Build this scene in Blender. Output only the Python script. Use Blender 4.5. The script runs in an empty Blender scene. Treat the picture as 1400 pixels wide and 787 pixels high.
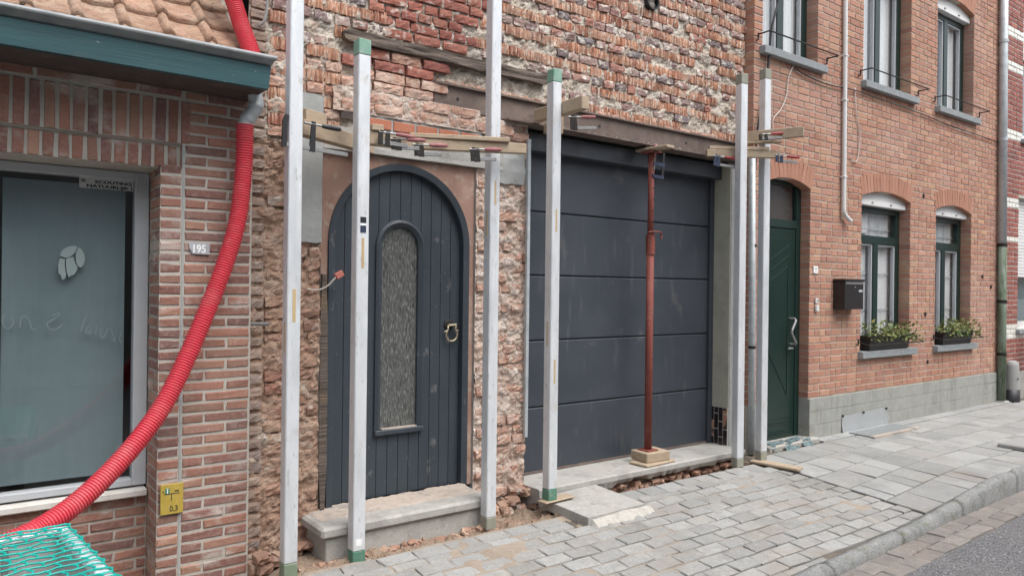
import bpy, bmesh, math, random
import numpy as np
from mathutils import Vector, Matrix, noise as mnoise
random.seed(7)
SC = bpy.context.scene
COL = SC.collection
R = math.radians
# ------------------------------------------------------------------ camera
YAW, ROLL = R(36.73), 0.0122
CAM = Vector((0.0, -4.05, 1.55))
cam_d = bpy.data.cameras.new('camera')
cam = bpy.data.objects.new('camera', cam_d)
COL.objects.link(cam)
right = Vector((math.cos(YAW), -math.sin(YAW), 0)); fwd = Vector((math.sin(YAW), math.cos(YAW), 0)); up = Vector((0, 0, 1))
r2 = right*math.cos(ROLL) + up*math.sin(ROLL)
u2 = -right*math.sin(ROLL) + up*math.cos(ROLL)
cam.matrix_world = Matrix(((r2.x, u2.x, -fwd.x, CAM.x), (r2.y, u2.y, -fwd.y, CAM.y), (r2.z, u2.z, -fwd.z, CAM.z), (0, 0, 0, 1)))
cam_d.sensor_width = 36; cam_d.lens = 26.0
cam_d.clip_start = 0.05; cam_d.clip_end = 1000
SC.camera = cam
# ------------------------------------------------------------------ sky and sun (overcast)
SUN_EL, SUN_AZ = R(60), R(165)          # azimuth from +Y, clockwise
world = bpy.data.worlds.new('World'); SC.world = world; world.use_nodes = True
wn, wl = world.node_tree.nodes, world.node_tree.links
wn.clear()
sky = wn.new('ShaderNodeTexSky'); sky.sky_type = 'NISHITA'; sky.sun_disc = False
sky.sun_elevation = SUN_EL; sky.sun_rotation = SUN_AZ
sky.air_density = 1.0; sky.dust_density = 4.0; sky.ozone_density = 1.0
hs = wn.new('ShaderNodeHueSaturation'); hs.inputs['Saturation'].default_value = 0.36
bg = wn.new('ShaderNodeBackground'); bg.inputs['Strength'].default_value = 0.15
wo = wn.new('ShaderNodeOutputWorld')
wl.new(sky.outputs[0], hs.inputs['Color']); wl.new(hs.outputs[0], bg.inputs['Color']); wl.new(bg.outputs[0], wo.inputs['Surface'])
sun_d = bpy.data.lights.new('sun', 'SUN'); sun_d.energy = 1.2; sun_d.angle = R(40); sun_d.color = (1.0, 0.985, 0.965)
sun = bpy.data.objects.new('sun', sun_d); COL.objects.link(sun)
sdir = Vector((math.sin(SUN_AZ)*math.cos(SUN_EL), math.cos(SUN_AZ)*math.cos(SUN_EL), math.sin(SUN_EL)))
sun.rotation_euler = sdir.to_track_quat('Z', 'Y').to_euler(); sun.location = (0, -10, 12)
vs = SC.view_settings
vs.view_transform = 'Standard'; vs.look = 'None'; vs.exposure = 0.8; vs.gamma = 1.0; vs.use_curve_mapping = False
SC.cycles.use_denoising = True
SC.cycles.max_bounces = 8; SC.cycles.transparent_max_bounces = 12
# ------------------------------------------------------------------ helpers
def pixel_size(p):
    """rough prominence of a point in the picture: 0 outside the frame, else 1/depth"""
    d = Vector(p) - CAM
    dep = d.dot(fwd)
    if dep < .2: return 0
    u = d.dot(r2)/dep; v = d.dot(u2)/dep
    if abs(u) > .72 or abs(v) > .42: return 0.001/dep
    return 1/dep

def tag(o, label=None, cat=None, group=None, kind=None):
    if label: o['label'] = label
    if cat: o['category'] = cat
    if group: o['group'] = group
    if kind: o['kind'] = kind
    return o

def empty(name, loc=(0, 0, 0), rz=0, label=None, cat=None, group=None, parent=None):
    o = bpy.data.objects.new(name, None); COL.objects.link(o)
    o.location = loc; o.rotation_euler = (0, 0, rz); o.empty_display_size = .1
    if parent: o.parent = parent
    return tag(o, label, cat, group)

def link(name, me, parent=None, loc=(0, 0, 0), rot=(0, 0, 0), scale=(1, 1, 1)):
    """link a mesh; loc is in world space for children of unrotated empties"""
    o = bpy.data.objects.new(name, me); COL.objects.link(o)
    if parent is not None:
        o.parent = parent
        base = world_loc(parent)
        loc = Vector(loc) - base
    o.location = loc; o.rotation_euler = rot; o.scale = scale
    return o

WL = {}
def world_loc(o):
    v = Vector((0, 0, 0))
    while o is not None:
        v += o.location; o = o.parent
    return v

class MB:
    def __init__(s): s.v = []; s.f = []; s.sm = False
    def add(s, vs, fs):
        n = len(s.v); s.v += [tuple(x) for x in vs]; s.f += [tuple(i+n for i in f) for f in fs]; return s
    def quad(s, a, b, c, d): return s.add([a, b, c, d], [(0, 1, 2, 3)])
    def box(s, x0, x1, y0, y1, z0, z1, M=None, bev=0.0):
        if bev > 0:
            bm = bmesh.new(); bmesh.ops.create_cube(bm, size=1)
            for v in bm.verts: v.co = Vector(((x0+x1)/2+v.co.x*(x1-x0), (y0+y1)/2+v.co.y*(y1-y0), (z0+z1)/2+v.co.z*(z1-z0)))
            bmesh.ops.bevel(bm, geom=bm.edges[:], offset=bev, segments=1, affect='EDGES')
            vs = [v.co.copy() for v in bm.verts]; bm.verts.index_update()
            fs = [tuple(v.index for v in f.verts) for f in bm.faces]; bm.free()
        else:
            vs = [Vector(p) for p in [(x0, y0, z0), (x1, y0, z0), (x1, y1, z0), (x0, y1, z0), (x0, y0, z1), (x1, y0, z1), (x1, y1, z1), (x0, y1, z1)]]
            fs = [(0, 3, 2, 1), (4, 5, 6, 7), (0, 1, 5, 4), (1, 2, 6, 5), (2, 3, 7, 6), (3, 0, 4, 7)]
        if M is not None: vs = [M @ v for v in vs]
        return s.add(vs, fs)
    def tube(s, pts, r, n=10, cap=True, rfun=None):
        pts = [Vector(p) for p in pts]; rings = []
        prev = None
        for i, p in enumerate(pts):
            t = (pts[min(i+1, len(pts)-1)] - pts[max(i-1, 0)]).normalized()
            if prev is None:
                a = Vector((0, 0, 1)) if abs(t.z) < .9 else Vector((1, 0, 0))
                x = t.cross(a).normalized()
            else:
                x = (prev - t*prev.dot(t)).normalized()
            prev = x; y = t.cross(x)
            rr = rfun(i) if rfun else (r[i] if isinstance(r, (list, tuple)) else r)
            rings.append([p + (x*math.cos(2*math.pi*k/n) + y*math.sin(2*math.pi*k/n))*rr for k in range(n)])
        vs = [v for g in rings for v in g]; fs = []
        for i in range(len(rings)-1):
            for k in range(n):
                fs.append((i*n+k, i*n+(k+1) % n, (i+1)*n+(k+1) % n, (i+1)*n+k))
        if cap:
            fs.append(tuple(reversed(range(n)))); fs.append(tuple(range((len(rings)-1)*n, len(rings)*n)))
        return s.add(vs, fs)
    def prism(s, poly, y0, y1):
        """polygon in XZ extruded from y0 to y1"""
        n = len(poly)
        vs = [(x, y0, z) for x, z in poly] + [(x, y1, z) for x, z in poly]
        fs = [tuple(range(n)), tuple(reversed(range(n, 2*n)))] + [(i, i+n, (i+1) % n+n, (i+1) % n) for i in range(n)]
        return s.add(vs, fs)
    def mesh(s, name, mat=None, smooth=False):
        me = bpy.data.meshes.new(name); me.from_pydata([tuple(v) for v in s.v], [], s.f); me.update()
        bm = bmesh.new(); bm.from_mesh(me); bmesh.ops.recalc_face_normals(bm, faces=bm.faces); bm.to_mesh(me); bm.free()
        if smooth: me.polygons.foreach_set('use_smooth', [True]*len(me.polygons))
        if mat: me.materials.append(mat)
        return me
    def build(s, name, mat, parent=None, smooth=False, origin=None):
        """mesh in world coordinates; origin moved to its centre"""
        a = np.array(s.v); c = Vector(a.mean(0)) if origin is None else Vector(origin)
        s.v = [tuple(x) for x in (a - np.array(c))]
        me = s.mesh(name, mat, smooth)
        return link(name, me, parent, c)

def cbox(name, x0, x1, y0, y1, z0, z1, mat, parent=None, bev=.004):
    return MB().box(x0, x1, y0, y1, z0, z1, bev=bev).build(name, mat, parent)

def smooth_path(pts, n=8):
    """Catmull-Rom"""
    P = [Vector(p) for p in pts]; P = [P[0]*2-P[1]] + P + [P[-1]*2-P[-2]]; out = []
    for i in range(1, len(P)-2):
        for k in range(n):
            t = k/n; a, b, c, d = P[i-1], P[i], P[i+1], P[i+2]
            out.append(.5*((2*b) + (c-a)*t + (2*a-5*b+4*c-d)*t*t + (3*b-a-3*c+d)*t**3))
    out.append(P[-2]); return out

def resample(pts, step):
    out = [pts[0].copy()]; acc = 0
    for a, b in zip(pts[:-1], pts[1:]):
        L = (b-a).length; pos = step-acc
        while pos <= L:
            out.append(a.lerp(b, pos/L)); pos += step
        acc = (acc+L) % step
    return out

def fbm(x, y, z, o=4):
    return mnoise.fractal(Vector((x, y, z)), 1.0, 2.0, o, noise_basis='PERLIN_ORIGINAL')

def text_mesh(name, body, size, mat, parent, loc, rz=0, align='LEFT', ext=.0008, sx=1.0, bold=0.0):
    cu = bpy.data.curves.new('tmp', 'FONT'); cu.body = body; cu.size = size; cu.extrude = ext; cu.align_x = align; cu.offset = bold; cu.resolution_u = 3
    t = bpy.data.objects.new('tmp', cu); COL.objects.link(t)
    bpy.context.view_layer.update()
    dg = bpy.context.evaluated_depsgraph_get()
    me = bpy.data.meshes.new_from_object(t.evaluated_get(dg)); bpy.data.objects.remove(t)
    me.name = name; me.materials.clear(); me.materials.append(mat)
    return link(name, me, parent, loc, (R(90), 0, rz), (sx, 1, 1))

# ------------------------------------------------------------------ materials
def new_mat(name):
    m = bpy.data.materials.new(name); m.use_nodes = True
    nt = m.node_tree; b = nt.nodes['Principled BSDF']
    return m, nt, b

def rgba(c): return (c[0], c[1], c[2], 1)

def mat(name, col, layers=(), rough=.8, bump=0., bscale=60., bdist=.004, rnd=None, val=0., metal=0., spec=.4, rlayer=None, bstretch=(1, 1, 1), coat=0.):
    """layers: (colour, scale or (sx,sy,sz), lo, hi, amount[, detail]) painted over the base by noise in world space"""
    m, nt, b = new_mat(name); N, L = nt.nodes, nt.links
    geo = N.new('ShaderNodeNewGeometry')
    def noise_fac(scale, lo, hi, detail=5, rgh=.6):
        mp = N.new('ShaderNodeMapping'); mp.inputs['Scale'].default_value = scale if isinstance(scale, tuple) else (scale,)*3
        L.new(geo.outputs['Position'], mp.inputs['Vector'])
        n = N.new('ShaderNodeTexNoise'); n.inputs['Scale'].default_value = 1; n.inputs['Detail'].default_value = detail; n.inputs['Roughness'].default_value = rgh
        L.new(mp.outputs[0], n.inputs['Vector'])
        r = N.new('ShaderNodeMapRange'); r.inputs['From Min'].default_value = lo; r.inputs['From Max'].default_value = hi; r.clamp = True
        L.new(n.outputs['Fac'], r.inputs['Value'])
        return r.outputs[0]
    def mix(a, bcol, fac, amt=1.0):
        mx = N.new('ShaderNodeMix'); mx.data_type = 'RGBA'
        if amt != 1.0:
            mm = N.new('ShaderNodeMath'); mm.operation = 'MULTIPLY'; mm.inputs[1].default_value = amt; L.new(fac, mm.inputs[0]); fac = mm.outputs[0]
        L.new(fac, mx.inputs[0])
        if hasattr(a, 'links'): L.new(a, mx.inputs[6])
        else: mx.inputs[6].default_value = rgba(a)
        if hasattr(bcol, 'links'): L.new(bcol, mx.inputs[7])
        else: mx.inputs[7].default_value = rgba(bcol)
        return mx.outputs[2]
    cur = col
    r01 = None
    if rnd or val:
        oi = N.new('ShaderNodeObjectInfo'); at = N.new('ShaderNodeAttribute'); at.attribute_name = 'rnd'
        ad = N.new('ShaderNodeMath'); ad.operation = 'ADD'; L.new(oi.outputs['Random'], ad.inputs[0]); L.new(at.outputs['Fac'], ad.inputs[1])
        fr = N.new('ShaderNodeMath'); fr.operation = 'FRACT'; L.new(ad.outputs[0], fr.inputs[0]); r01 = fr.outputs[0]
    if rnd:
        cr = N.new('ShaderNodeValToRGB'); e = cr.color_ramp.elements
        cr.color_ramp.interpolation = 'LINEAR'
        k = len(rnd)
        e[0].position = 0; e[0].color = rgba(rnd[0]); e[1].position = 1; e[1].color = rgba(rnd[-1])
        for i in range(1, k-1):
            x = e.new(i/(k-1)); x.color = rgba(rnd[i])
        L.new(r01, cr.inputs[0]); cur = cr.outputs[0]
    for ly in layers:
        c, sc, lo, hi, amt = ly[:5]; det = ly[5] if len(ly) > 5 else 5
        cur = mix(cur, c, noise_fac(sc, lo, hi, det), amt)
    if val:
        w = N.new('ShaderNodeMath'); w.operation = 'MULTIPLY'; w.inputs[1].default_value = 7.31; L.new(r01, w.inputs[0])
        w2 = N.new('ShaderNodeMath'); w2.operation = 'FRACT'; L.new(w.outputs[0], w2.inputs[0])
        mr = N.new('ShaderNodeMapRange'); mr.inputs['To Min'].default_value = 1-val; mr.inputs['To Max'].default_value = 1+val; L.new(w2.outputs[0], mr.inputs['Value'])
        h = N.new('ShaderNodeHueSaturation'); L.new(mr.outputs[0], h.inputs['Value'])
        if hasattr(cur, 'links'): L.new(cur, h.inputs['Color'])
        else: h.inputs['Color'].default_value = rgba(cur)
        cur = h.outputs[0]
    if hasattr(cur, 'links'): L.new(cur, b.inputs['Base Color'])
    else: b.inputs['Base Color'].default_value = rgba(cur)
    b.inputs['Roughness'].default_value = rough; b.inputs['Metallic'].default_value = metal
    b.inputs['Specular IOR Level'].default_value = spec
    if coat: b.inputs['Coat Weight'].default_value = coat
    if rlayer:
        sc, lo, hi, a, c2 = rlayer
        f = noise_fac(sc, lo, hi); mr = N.new('ShaderNodeMapRange'); mr.inputs['To Min'].default_value = a; mr.inputs['To Max'].default_value = c2
        L.new(f, mr.inputs['Value']); L.new(mr.outputs[0], b.inputs['Roughness'])
    if bump:
        f = noise_fac(tuple(bscale*q for q in bstretch), 0, 1, 6, .65)
        bp = N.new('ShaderNodeBump'); bp.inputs['Strength'].default_value = bump; bp.inputs['Distance'].default_value = bdist
        L.new(f, bp.inputs['Height']); L.new(bp.outputs[0], b.inputs['Normal'])
    return m

def glass_mat(name, tint=(1, 1, 1), ior=1.5, rough=0.0):
    m, nt, b = new_mat(name); N, L = nt.nodes, nt.links
    N.remove(b); out = N['Material Output']
    tr = N.new('ShaderNodeBsdfTransparent'); tr.inputs[0].default_value = rgba(tint)
    gl = N.new('ShaderNodeBsdfGlossy'); gl.inputs['Roughness'].default_value = rough
    fz = N.new('ShaderNodeFresnel'); gg = N.new('ShaderNodeNewGeometry')
    mr = N.new('ShaderNodeMapRange'); mr.inputs['To Min'].default_value = ior; mr.inputs['To Max'].default_value = 1/ior
    L.new(gg.outputs['Backfacing'], mr.inputs['Value']); L.new(mr.outputs[0], fz.inputs['IOR'])
    mx = N.new('ShaderNodeMixShader'); L.new(fz.outputs[0], mx.inputs[0]); L.new(tr.outputs[0], mx.inputs[1]); L.new(gl.outputs[0], mx.inputs[2])
    L.new(mx.outputs[0], out.inputs['Surface'])
    return m

M = {}
M['brick_left'] = mat('brick_left', (.3, .14, .1), [((.19, .11, .09), 9, .5, .75, .5), ((.42, .28, .22), 40, .5, .72, .5), ((.44, .38, .33), 14, .54, .76, .5), ((.11, .075, .065), 90, .58, .78, .6), ((.56, .51, .46), (3, 3, 5), .57, .67, .65), ((.19, .18, .125), (2.2, 2.2, 3), .6, .7, .45)],
    rough=.95, bump=.8, bscale=90, bdist=.006, rnd=[(.31, .15, .115), (.36, .18, .13), (.26, .13, .105), (.21, .12, .105), (.39, .22, .155), (.31, .17, .13)], val=.15)
M['mortar_left'] = mat('mortar_left', (.47, .44, .39), [((.36, .33, .29), 18, .45, .7, .6), ((.54, .51, .46), 60, .5, .7, .5), ((.26, .23, .2), 4, .6, .75, .4)], rough=.95, bump=.7, bscale=120)
M['brick_right'] = mat('brick_right', (.38, .19, .13), [((.26, .14, .105), 7, .52, .75, .4), ((.48, .31, .23), 35, .52, .75, .45), ((.48, .4, .34), 10, .57, .8, .45), ((.45, .29, .24), (.8, .8, 1.1), .5, .66, .45), ((.25, .155, .12), (1.4, 1.4, .5), .54, .68, .4), ((.16, .1, .08), 100, .6, .78, .55)],
    rough=.95, bump=.5, bscale=100, bdist=.005, rnd=[(.41, .205, .138), (.37, .175, .122), (.44, .23, .153), (.4, .215, .158), (.33, .158, .118), (.46, .275, .178), (.385, .19, .132)], val=.09)
M['mortar_right'] = mat('mortar_right', (.5, .45, .38), [((.4, .35, .3), 18, .45, .7, .6), ((.55, .5, .43), 60, .5, .7, .5)], rough=.95, bump=.5, bscale=160)
M['voussoir'] = mat('voussoir', (.37, .19, .13), [((.28, .14, .1), 12, .5, .75, .4), ((.45, .28, .2), 40, .5, .72, .4)], rough=.95, bump=.4, bscale=110, rnd=[(.39, .195, .13), (.35, .17, .115), (.42, .22, .15)], val=.05)
M['brick_far'] = mat('brick_far', (.28, .1, .08), [((.18, .06, .055), 9, .5, .75, .5), ((.36, .17, .14), 35, .52, .72, .5)], rough=.85, bump=.4, bscale=90, rnd=[(.3, .1, .075), (.25, .085, .07), (.34, .13, .1), (.2, .075, .07)], val=.12)
M['glazed_white'] = mat('glazed_white', (.75, .74, .68), [((.6, .58, .52), 20, .5, .75, .5)], rough=.35, val=.06)
M['rubble'] = mat('rubble', (.48, .42, .35), [((.6, .55, .48), 7, .45, .62, .8), ((.38, .32, .26), 15, .5, .7, .6), ((.42, .24, .17), 9, .56, .68, .6), ((.28, .27, .26), 5, .6, .72, .5), ((.15, .13, .11), 40, .56, .69, .8)], rough=1, bump=1.0, bscale=50, bdist=.014)
M['sliver'] = mat('sliver', (.5, .24, .15), [((.62, .45, .35), (75, 75, 8), .5, .6, .8), ((.24, .11, .08), (70, 70, 6), .55, .64, .8), ((.64, .58, .5), (40, 40, 14), .57, .64, .85), ((.26, .13, .1), 12, .6, .75, .6)],
    rough=.95, bump=1, bscale=80, bdist=.008, bstretch=(1, 1, .2), rnd=[(.5, .25, .155), (.44, .2, .125), (.5, .28, .18), (.38, .165, .115), (.48, .3, .21)], val=.12)
M['inner_brick'] = mat('inner_brick', (.3, .2, .18), [((.6, .55, .49), 13, .52, .6, .85), ((.16, .11, .1), 30, .55, .7, .5), ((.44, .38, .34), 45, .54, .7, .5)], rough=.95, bump=1, bscale=60, bdist=.008,
    rnd=[(.24, .135, .12), (.28, .2, .19), (.16, .14, .145), (.34, .145, .105), (.36, .28, .25), (.27, .13, .11)], val=.15)
M['red_brick'] = mat('red_brick', (.32, .12, .085), [((.22, .085, .07), 14, .5, .72, .6), ((.44, .24, .19), 50, .55, .72, .5), ((.6, .54, .48), 12, .56, .68, .7)], rough=.95, bump=.9, bscale=70, bdist=.006, rnd=[(.32, .12, .085), (.27, .1, .08), (.36, .155, .11)], val=.12)
M['pink_brick'] = mat('pink_brick', (.47, .3, .23), [((.58, .44, .36), 8, .45, .64, .8), ((.38, .18, .125), 13, .55, .66, .75), ((.64, .58, .51), 20, .57, .7, .7), ((.26, .15, .11), 45, .57, .7, .7)], rough=.95, bump=1, bscale=60, bdist=.008, rnd=[(.49, .31, .235), (.44, .25, .185), (.5, .35, .28)], val=.1)
M['brown_brick'] = mat('brown_brick', (.36, .25, .18), [((.46, .34, .26), 7, .48, .66, .65), ((.25, .15, .11), 16, .54, .7, .55), ((.38, .2, .14), 24, .56, .7, .55), ((.6, .56, .5), 6, .6, .68, .75), ((.13, .1, .08), 40, .6, .74, .6)], rough=.95, bump=1, bscale=60, bdist=.008, rnd=[(.37, .235, .17), (.32, .19, .14), (.41, .28, .2), (.33, .17, .125)], val=.12)
M['tooth_brick'] = mat('tooth_brick', (.33, .25, .2), [((.44, .35, .28), 9, .48, .68, .7), ((.22, .155, .13), 22, .54, .7, .6), ((.54, .49, .43), 30, .57, .7, .6)], rough=.95, bump=.9, bscale=70, rnd=[(.32, .235, .195), (.36, .265, .21), (.27, .215, .195)], val=.12)
M['brown_rubble'] = mat('brown_rubble', (.36, .235, .17), [((.48, .375, .295), 8, .46, .66, .65), ((.24, .17, .13), 14, .54, .7, .6), ((.6, .56, .5), 5, .59, .67, .8), ((.1, .08, .065), 30, .6, .74, .7)], rough=1, bump=1, bscale=50, bdist=.012)
M['pink_rubble'] = mat('pink_rubble', (.5, .38, .31), [((.62, .55, .49), 8, .44, .6, .85), ((.38, .21, .155), 16, .56, .7, .6), ((.28, .22, .18), 30, .56, .72, .7)], rough=1, bump=1, bscale=50, bdist=.012)
M['new_brick'] = mat('new_brick', (.45, .17, .1), [((.55, .28, .2), 30, .5, .72, .5), ((.5, .46, .42), 16, .6, .75, .4)], rough=.9, bump=.5, bscale=110, val=.08)
M['concrete'] = mat('concrete', (.38, .37, .345), [((.25, .24, .225), 5, .48, .68, .65), ((.48, .465, .43), 22, .5, .7, .55), ((.2, .18, .165), 60, .57, .74, .6), ((.36, .3, .25), 3, .56, .7, .4), ((.16, .155, .15), (9, 9, 4), .6, .7, .5)], rough=.92, bump=.7, bscale=70)
M['cement'] = mat('cement', (.36, .37, .36), [((.27, .28, .27), 6, .48, .7, .7), ((.46, .46, .44), 15, .52, .72, .6), ((.22, .2, .18), 40, .62, .8, .4)], rough=.95, bump=.5, bscale=60)
M['plinth'] = mat('plinth', (.31, .315, .29), [((.21, .215, .195), (5, 5, 1.2), .48, .68, .65), ((.42, .42, .39), 14, .52, .72, .5), ((.17, .165, .14), 60, .58, .76, .5), ((.2, .19, .15), (2, 2, 3), .56, .68, .5)], rough=.95, bump=.6, bscale=90)
M['bluestone'] = mat('bluestone', (.27, .29, .3), [((.4, .42, .42), 14, .5, .72, .6), ((.17, .18, .18), 40, .55, .75, .5)], rough=.75, bump=.3, bscale=120)
M['paver'] = mat('paver', (.32, .31, .29), [((.22, .215, .2), 11, .5, .7, .55), ((.41, .405, .39), 35, .52, .7, .5), ((.14, .13, .12), 110, .55, .69, .75), ((.28, .235, .195), 2.3, .52, .66, .45), ((.18, .178, .155), (1.6, 1.6, 1.6), .54, .66, .5), ((.42, .395, .35), 5, .6, .7, .45)],
    rough=.95, bump=.8, bscale=100, rnd=[(.3, .3, .29), (.33, .33, .32), (.27, .27, .26), (.31, .308, .295), (.295, .285, .27)], val=.08)
M['slab_paver'] = mat('slab_paver', (.33, .33, .32), [((.22, .225, .22), 3, .48, .64, .65), ((.4, .4, .39), 25, .52, .72, .5), ((.16, .155, .15), 100, .57, .72, .6), ((.27, .235, .2), 1.7, .54, .67, .5)], rough=.95, bump=.5, bscale=120, rnd=[(.3, .305, .295), (.335, .335, .325), (.265, .27, .26), (.315, .308, .295)], val=.09)
M['gutter_paver'] = mat('gutter_paver', (.21, .19, .175), [((.27, .23, .2), 6, .46, .66, .7), ((.16, .15, .14), 14, .5, .68, .65), ((.4, .37, .34), 50, .58, .72, .5)], rough=.95, bump=.8, bscale=100, val=.12)
M['kerb'] = mat('kerb', (.26, .265, .26), [((.16, .165, .16), 7, .46, .66, .7), ((.38, .38, .37), 30, .52, .68, .55), ((.09, .088, .08), 80, .53, .68, .75), ((.13, .135, .075), (5, 12, 5), .55, .68, .6)], rough=.95, bump=1, bscale=70, bdist=.01)
M['soil'] = mat('soil', (.27, .2, .145), [((.37, .29, .225), 8, .46, .68, .7), ((.15, .11, .085), 20, .52, .72, .7), ((.4, .24, .175), 24, .6, .72, .5), ((.5, .47, .42), 40, .62, .74, .6)], rough=1, bump=1, bscale=60, bdist=.014)
M['joint_sand'] = mat('joint_sand', (.12, .1, .08), [((.21, .17, .13), 6, .48, .7, .6), ((.06, .055, .045), 16, .5, .7, .6), ((.1, .115, .05), 3, .58, .7, .4)], rough=1, bump=.8, bscale=120)
M['asphalt'] = mat('asphalt', (.15, .15, .155), [((.05, .05, .052), 95, .5, .6, .85, 2), ((.42, .42, .42), 80, .57, .66, .8, 2), ((.19, .18, .175), 2, .45, .7, .4)], rough=.9, bump=1, bscale=90, bdist=.01)
M['ground'] = mat('ground', (.14, .14, .13), [((.1, .1, .09), 1, .4, .7, .5)], rough=.95)
M['fascia'] = mat('fascia', (.018, .07, .08), [((.03, .095, .105), (1.5, 3, 18), .45, .7, .6), ((.01, .04, .05), (2, 2, 40), .52, .68, .6), ((.35, .4, .4), (14, 30, 50), .67, .7, .7), ((.1, .1, .09), 6, .6, .72, .4)], rough=.5, bump=.35, bscale=25, bstretch=(.15, 1, 3))
M['zinc'] = mat('zinc', (.5, .54, .56), [((.34, .38, .4), 10, .45, .66, .65), ((.64, .66, .66), 22, .54, .7, .6), ((.25, .24, .22), 14, .62, .74, .45)], rough=.55, metal=.35, bump=.25, bscale=30)
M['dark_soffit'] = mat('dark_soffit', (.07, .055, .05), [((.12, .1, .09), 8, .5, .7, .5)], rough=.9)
M['roof_tile'] = mat('roof_tile', (.38, .25, .175), [((.28, .155, .105), 9, .46, .66, .75), ((.48, .38, .3), 14, .52, .7, .6), ((.12, .085, .065), 40, .54, .7, .7)], rough=.95, bump=1, bscale=45, bdist=.012, rnd=[(.4, .265, .185), (.34, .2, .135), (.44, .32, .24), (.36, .235, .16)], val=.12)
M['hose'] = mat('hose', (.62, .06, .085), [((.66, .17, .18), 7, .48, .7, .5), ((.42, .1, .1), 25, .56, .7, .4), ((.55, .35, .32), 5, .64, .74, .35)], rough=.5, spec=.35)
M['alu'] = mat('alu', (.7, .725, .745), [((.56, .585, .61), (14, 14, 3), .44, .66, .6), ((.78, .795, .81), (30, 30, 5), .5, .7, .5), ((.42, .4, .37), (45, 45, 14), .6, .69, .55), ((.56, .51, .45), 6, .6, .7, .5), ((.3, .3, .3), (90, 90, 12), .67, .71, .6)], rough=.5, metal=.3, bump=.2, bscale=40, rlayer=((20, 20, 4), .4, .7, .35, .65))
M['cap_green'] = mat('cap_green', (.2, .36, .28), [((.34, .43, .37), 25, .48, .68, .7), ((.42, .42, .38), 40, .58, .7, .5)], rough=.75)
M['cap_mid'] = mat('cap_mid', (.08, .21, .145), [((.2, .29, .23), 25, .46, .66, .65), ((.32, .29, .23), 14, .56, .7, .55)], rough=.85)
M['cap_grey'] = mat('cap_grey', (.27, .27, .22), [((.36, .35, .3), 25, .5, .7, .6)], rough=.8)
M['slot_tan'] = mat('slot_tan', (.5, .37, .2), [((.4, .28, .15), (30, 30, 8), .5, .7, .6)], rough=.85)
M['wood'] = mat('wood', (.42, .33, .235), [((.32, .24, .17), (6, 40, 40), .48, .68, .6), ((.5, .42, .33), (4, 25, 25), .52, .7, .5), ((.24, .19, .14), 14, .58, .72, .5)], rough=.9, bump=.4, bscale=40, bstretch=(.2, 1, 1), val=.14)
M['old_wood'] = mat('old_wood', (.15, .12, .1), [((.075, .06, .05), (4, 40, 60), .45, .64, .85), ((.26, .21, .17), (3, 30, 50), .55, .7, .55), ((.3, .22, .14), (1.5, 3, 6), .57, .68, .5)], rough=.95, bump=1, bscale=30, bstretch=(.12, 1, 3), bdist=.014)
M['rust_steel'] = mat('rust_steel', (.15, .115, .1), [((.24, .19, .16), 7, .46, .68, .7), ((.1, .07, .06), 18, .54, .72, .6), ((.4, .34, .28), 12, .63, .73, .5), ((.22, .11, .07), 30, .6, .72, .5)], rough=.85, bump=.5, bscale=60, metal=.1)
M['door_blue'] = mat('door_blue', (.04, .051, .063), [((.057, .07, .084), (9, 9, 2.5), .46, .7, .6), ((.32, .3, .28), (10, 10, 6), .63, .72, .42), ((.26, .26, .255), (60, 60, 44), .65, .71, .45)], rough=.55, bump=.35, bscale=40, bstretch=(1, 1, .12), rlayer=(9, .4, .7, .45, .7))
M['garage_blue'] = mat('garage_blue', (.04, .048, .06), [((.054, .063, .076), (1.2, 1.2, 2.2), .42, .68, .7), ((.22, .21, .2), (16, 16, 2.2), .6, .74, .22), ((.28, .25, .22), 3, .62, .74, .22)], rough=.42, bump=.2, bscale=20, spec=.5, rlayer=(2.5, .35, .7, .32, .6))
M['garage_dark'] = mat('garage_dark', (.02, .025, .034), rough=.5)
M['plaster_pink'] = mat('plaster_pink', (.33, .205, .16), [((.46, .35, .28), 4, .46, .64, .75), ((.23, .135, .105), 7, .52, .68, .65), ((.42, .37, .31), 16, .57, .7, .6)], rough=.95, bump=.7, bscale=50)
M['textured_glass'] = mat('textured_glass', (.1, .105, .1), [((.26, .265, .25), (120, 120, 26), .5, .63, .75), ((.035, .038, .04), (110, 110, 20), .53, .63, .8)], rough=.2, bump=1, bscale=130, bstretch=(1, 1, .22), bdist=.004, spec=.5)  # pale streaks are highlights of the rippled glass, painted into its colour
M['iron'] = mat('iron', (.03, .027, .025), [((.12, .07, .05), 30, .58, .75, .5)], rough=.6, metal=.4)
M['brass'] = mat('brass', (.42, .36, .25), [((.22, .19, .14), 30, .5, .7, .6)], rough=.45, metal=.7)
M['dust'] = mat('dust', (.44, .375, .32), [((.34, .29, .25), 20, .45, .7, .6), ((.16, .17, .18), 6, .53, .66, .75), ((.5, .47, .43), 40, .58, .72, .6)], rough=1, bump=.8, bscale=90)
M['jamb_olive'] = mat('jamb_olive', (.37, .365, .3), [((.24, .235, .2), 5, .5, .7, .5), ((.36, .35, .31), 30, .58, .72, .4)], rough=.85)
M['dark_tile'] = mat('dark_tile', (.018, .013, .013), [((.06, .04, .035), 20, .55, .72, .6)], rough=.2, spec=.5)
M['broken_tile'] = mat('broken_tile', (.35, .19, .12), [((.03, .02, .02), 14, .5, .54, 1)], rough=.6)
M['white_joint'] = mat('white_joint', (.55, .53, .5), rough=.9)
M['red_paint'] = mat('red_paint', (.2, .05, .038), [((.28, .12, .09), 12, .5, .68, .65), ((.12, .045, .036), 24, .54, .68, .65), ((.46, .4, .35), 60, .62, .72, .6)], rough=.7, bump=.3, bscale=60)
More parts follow.
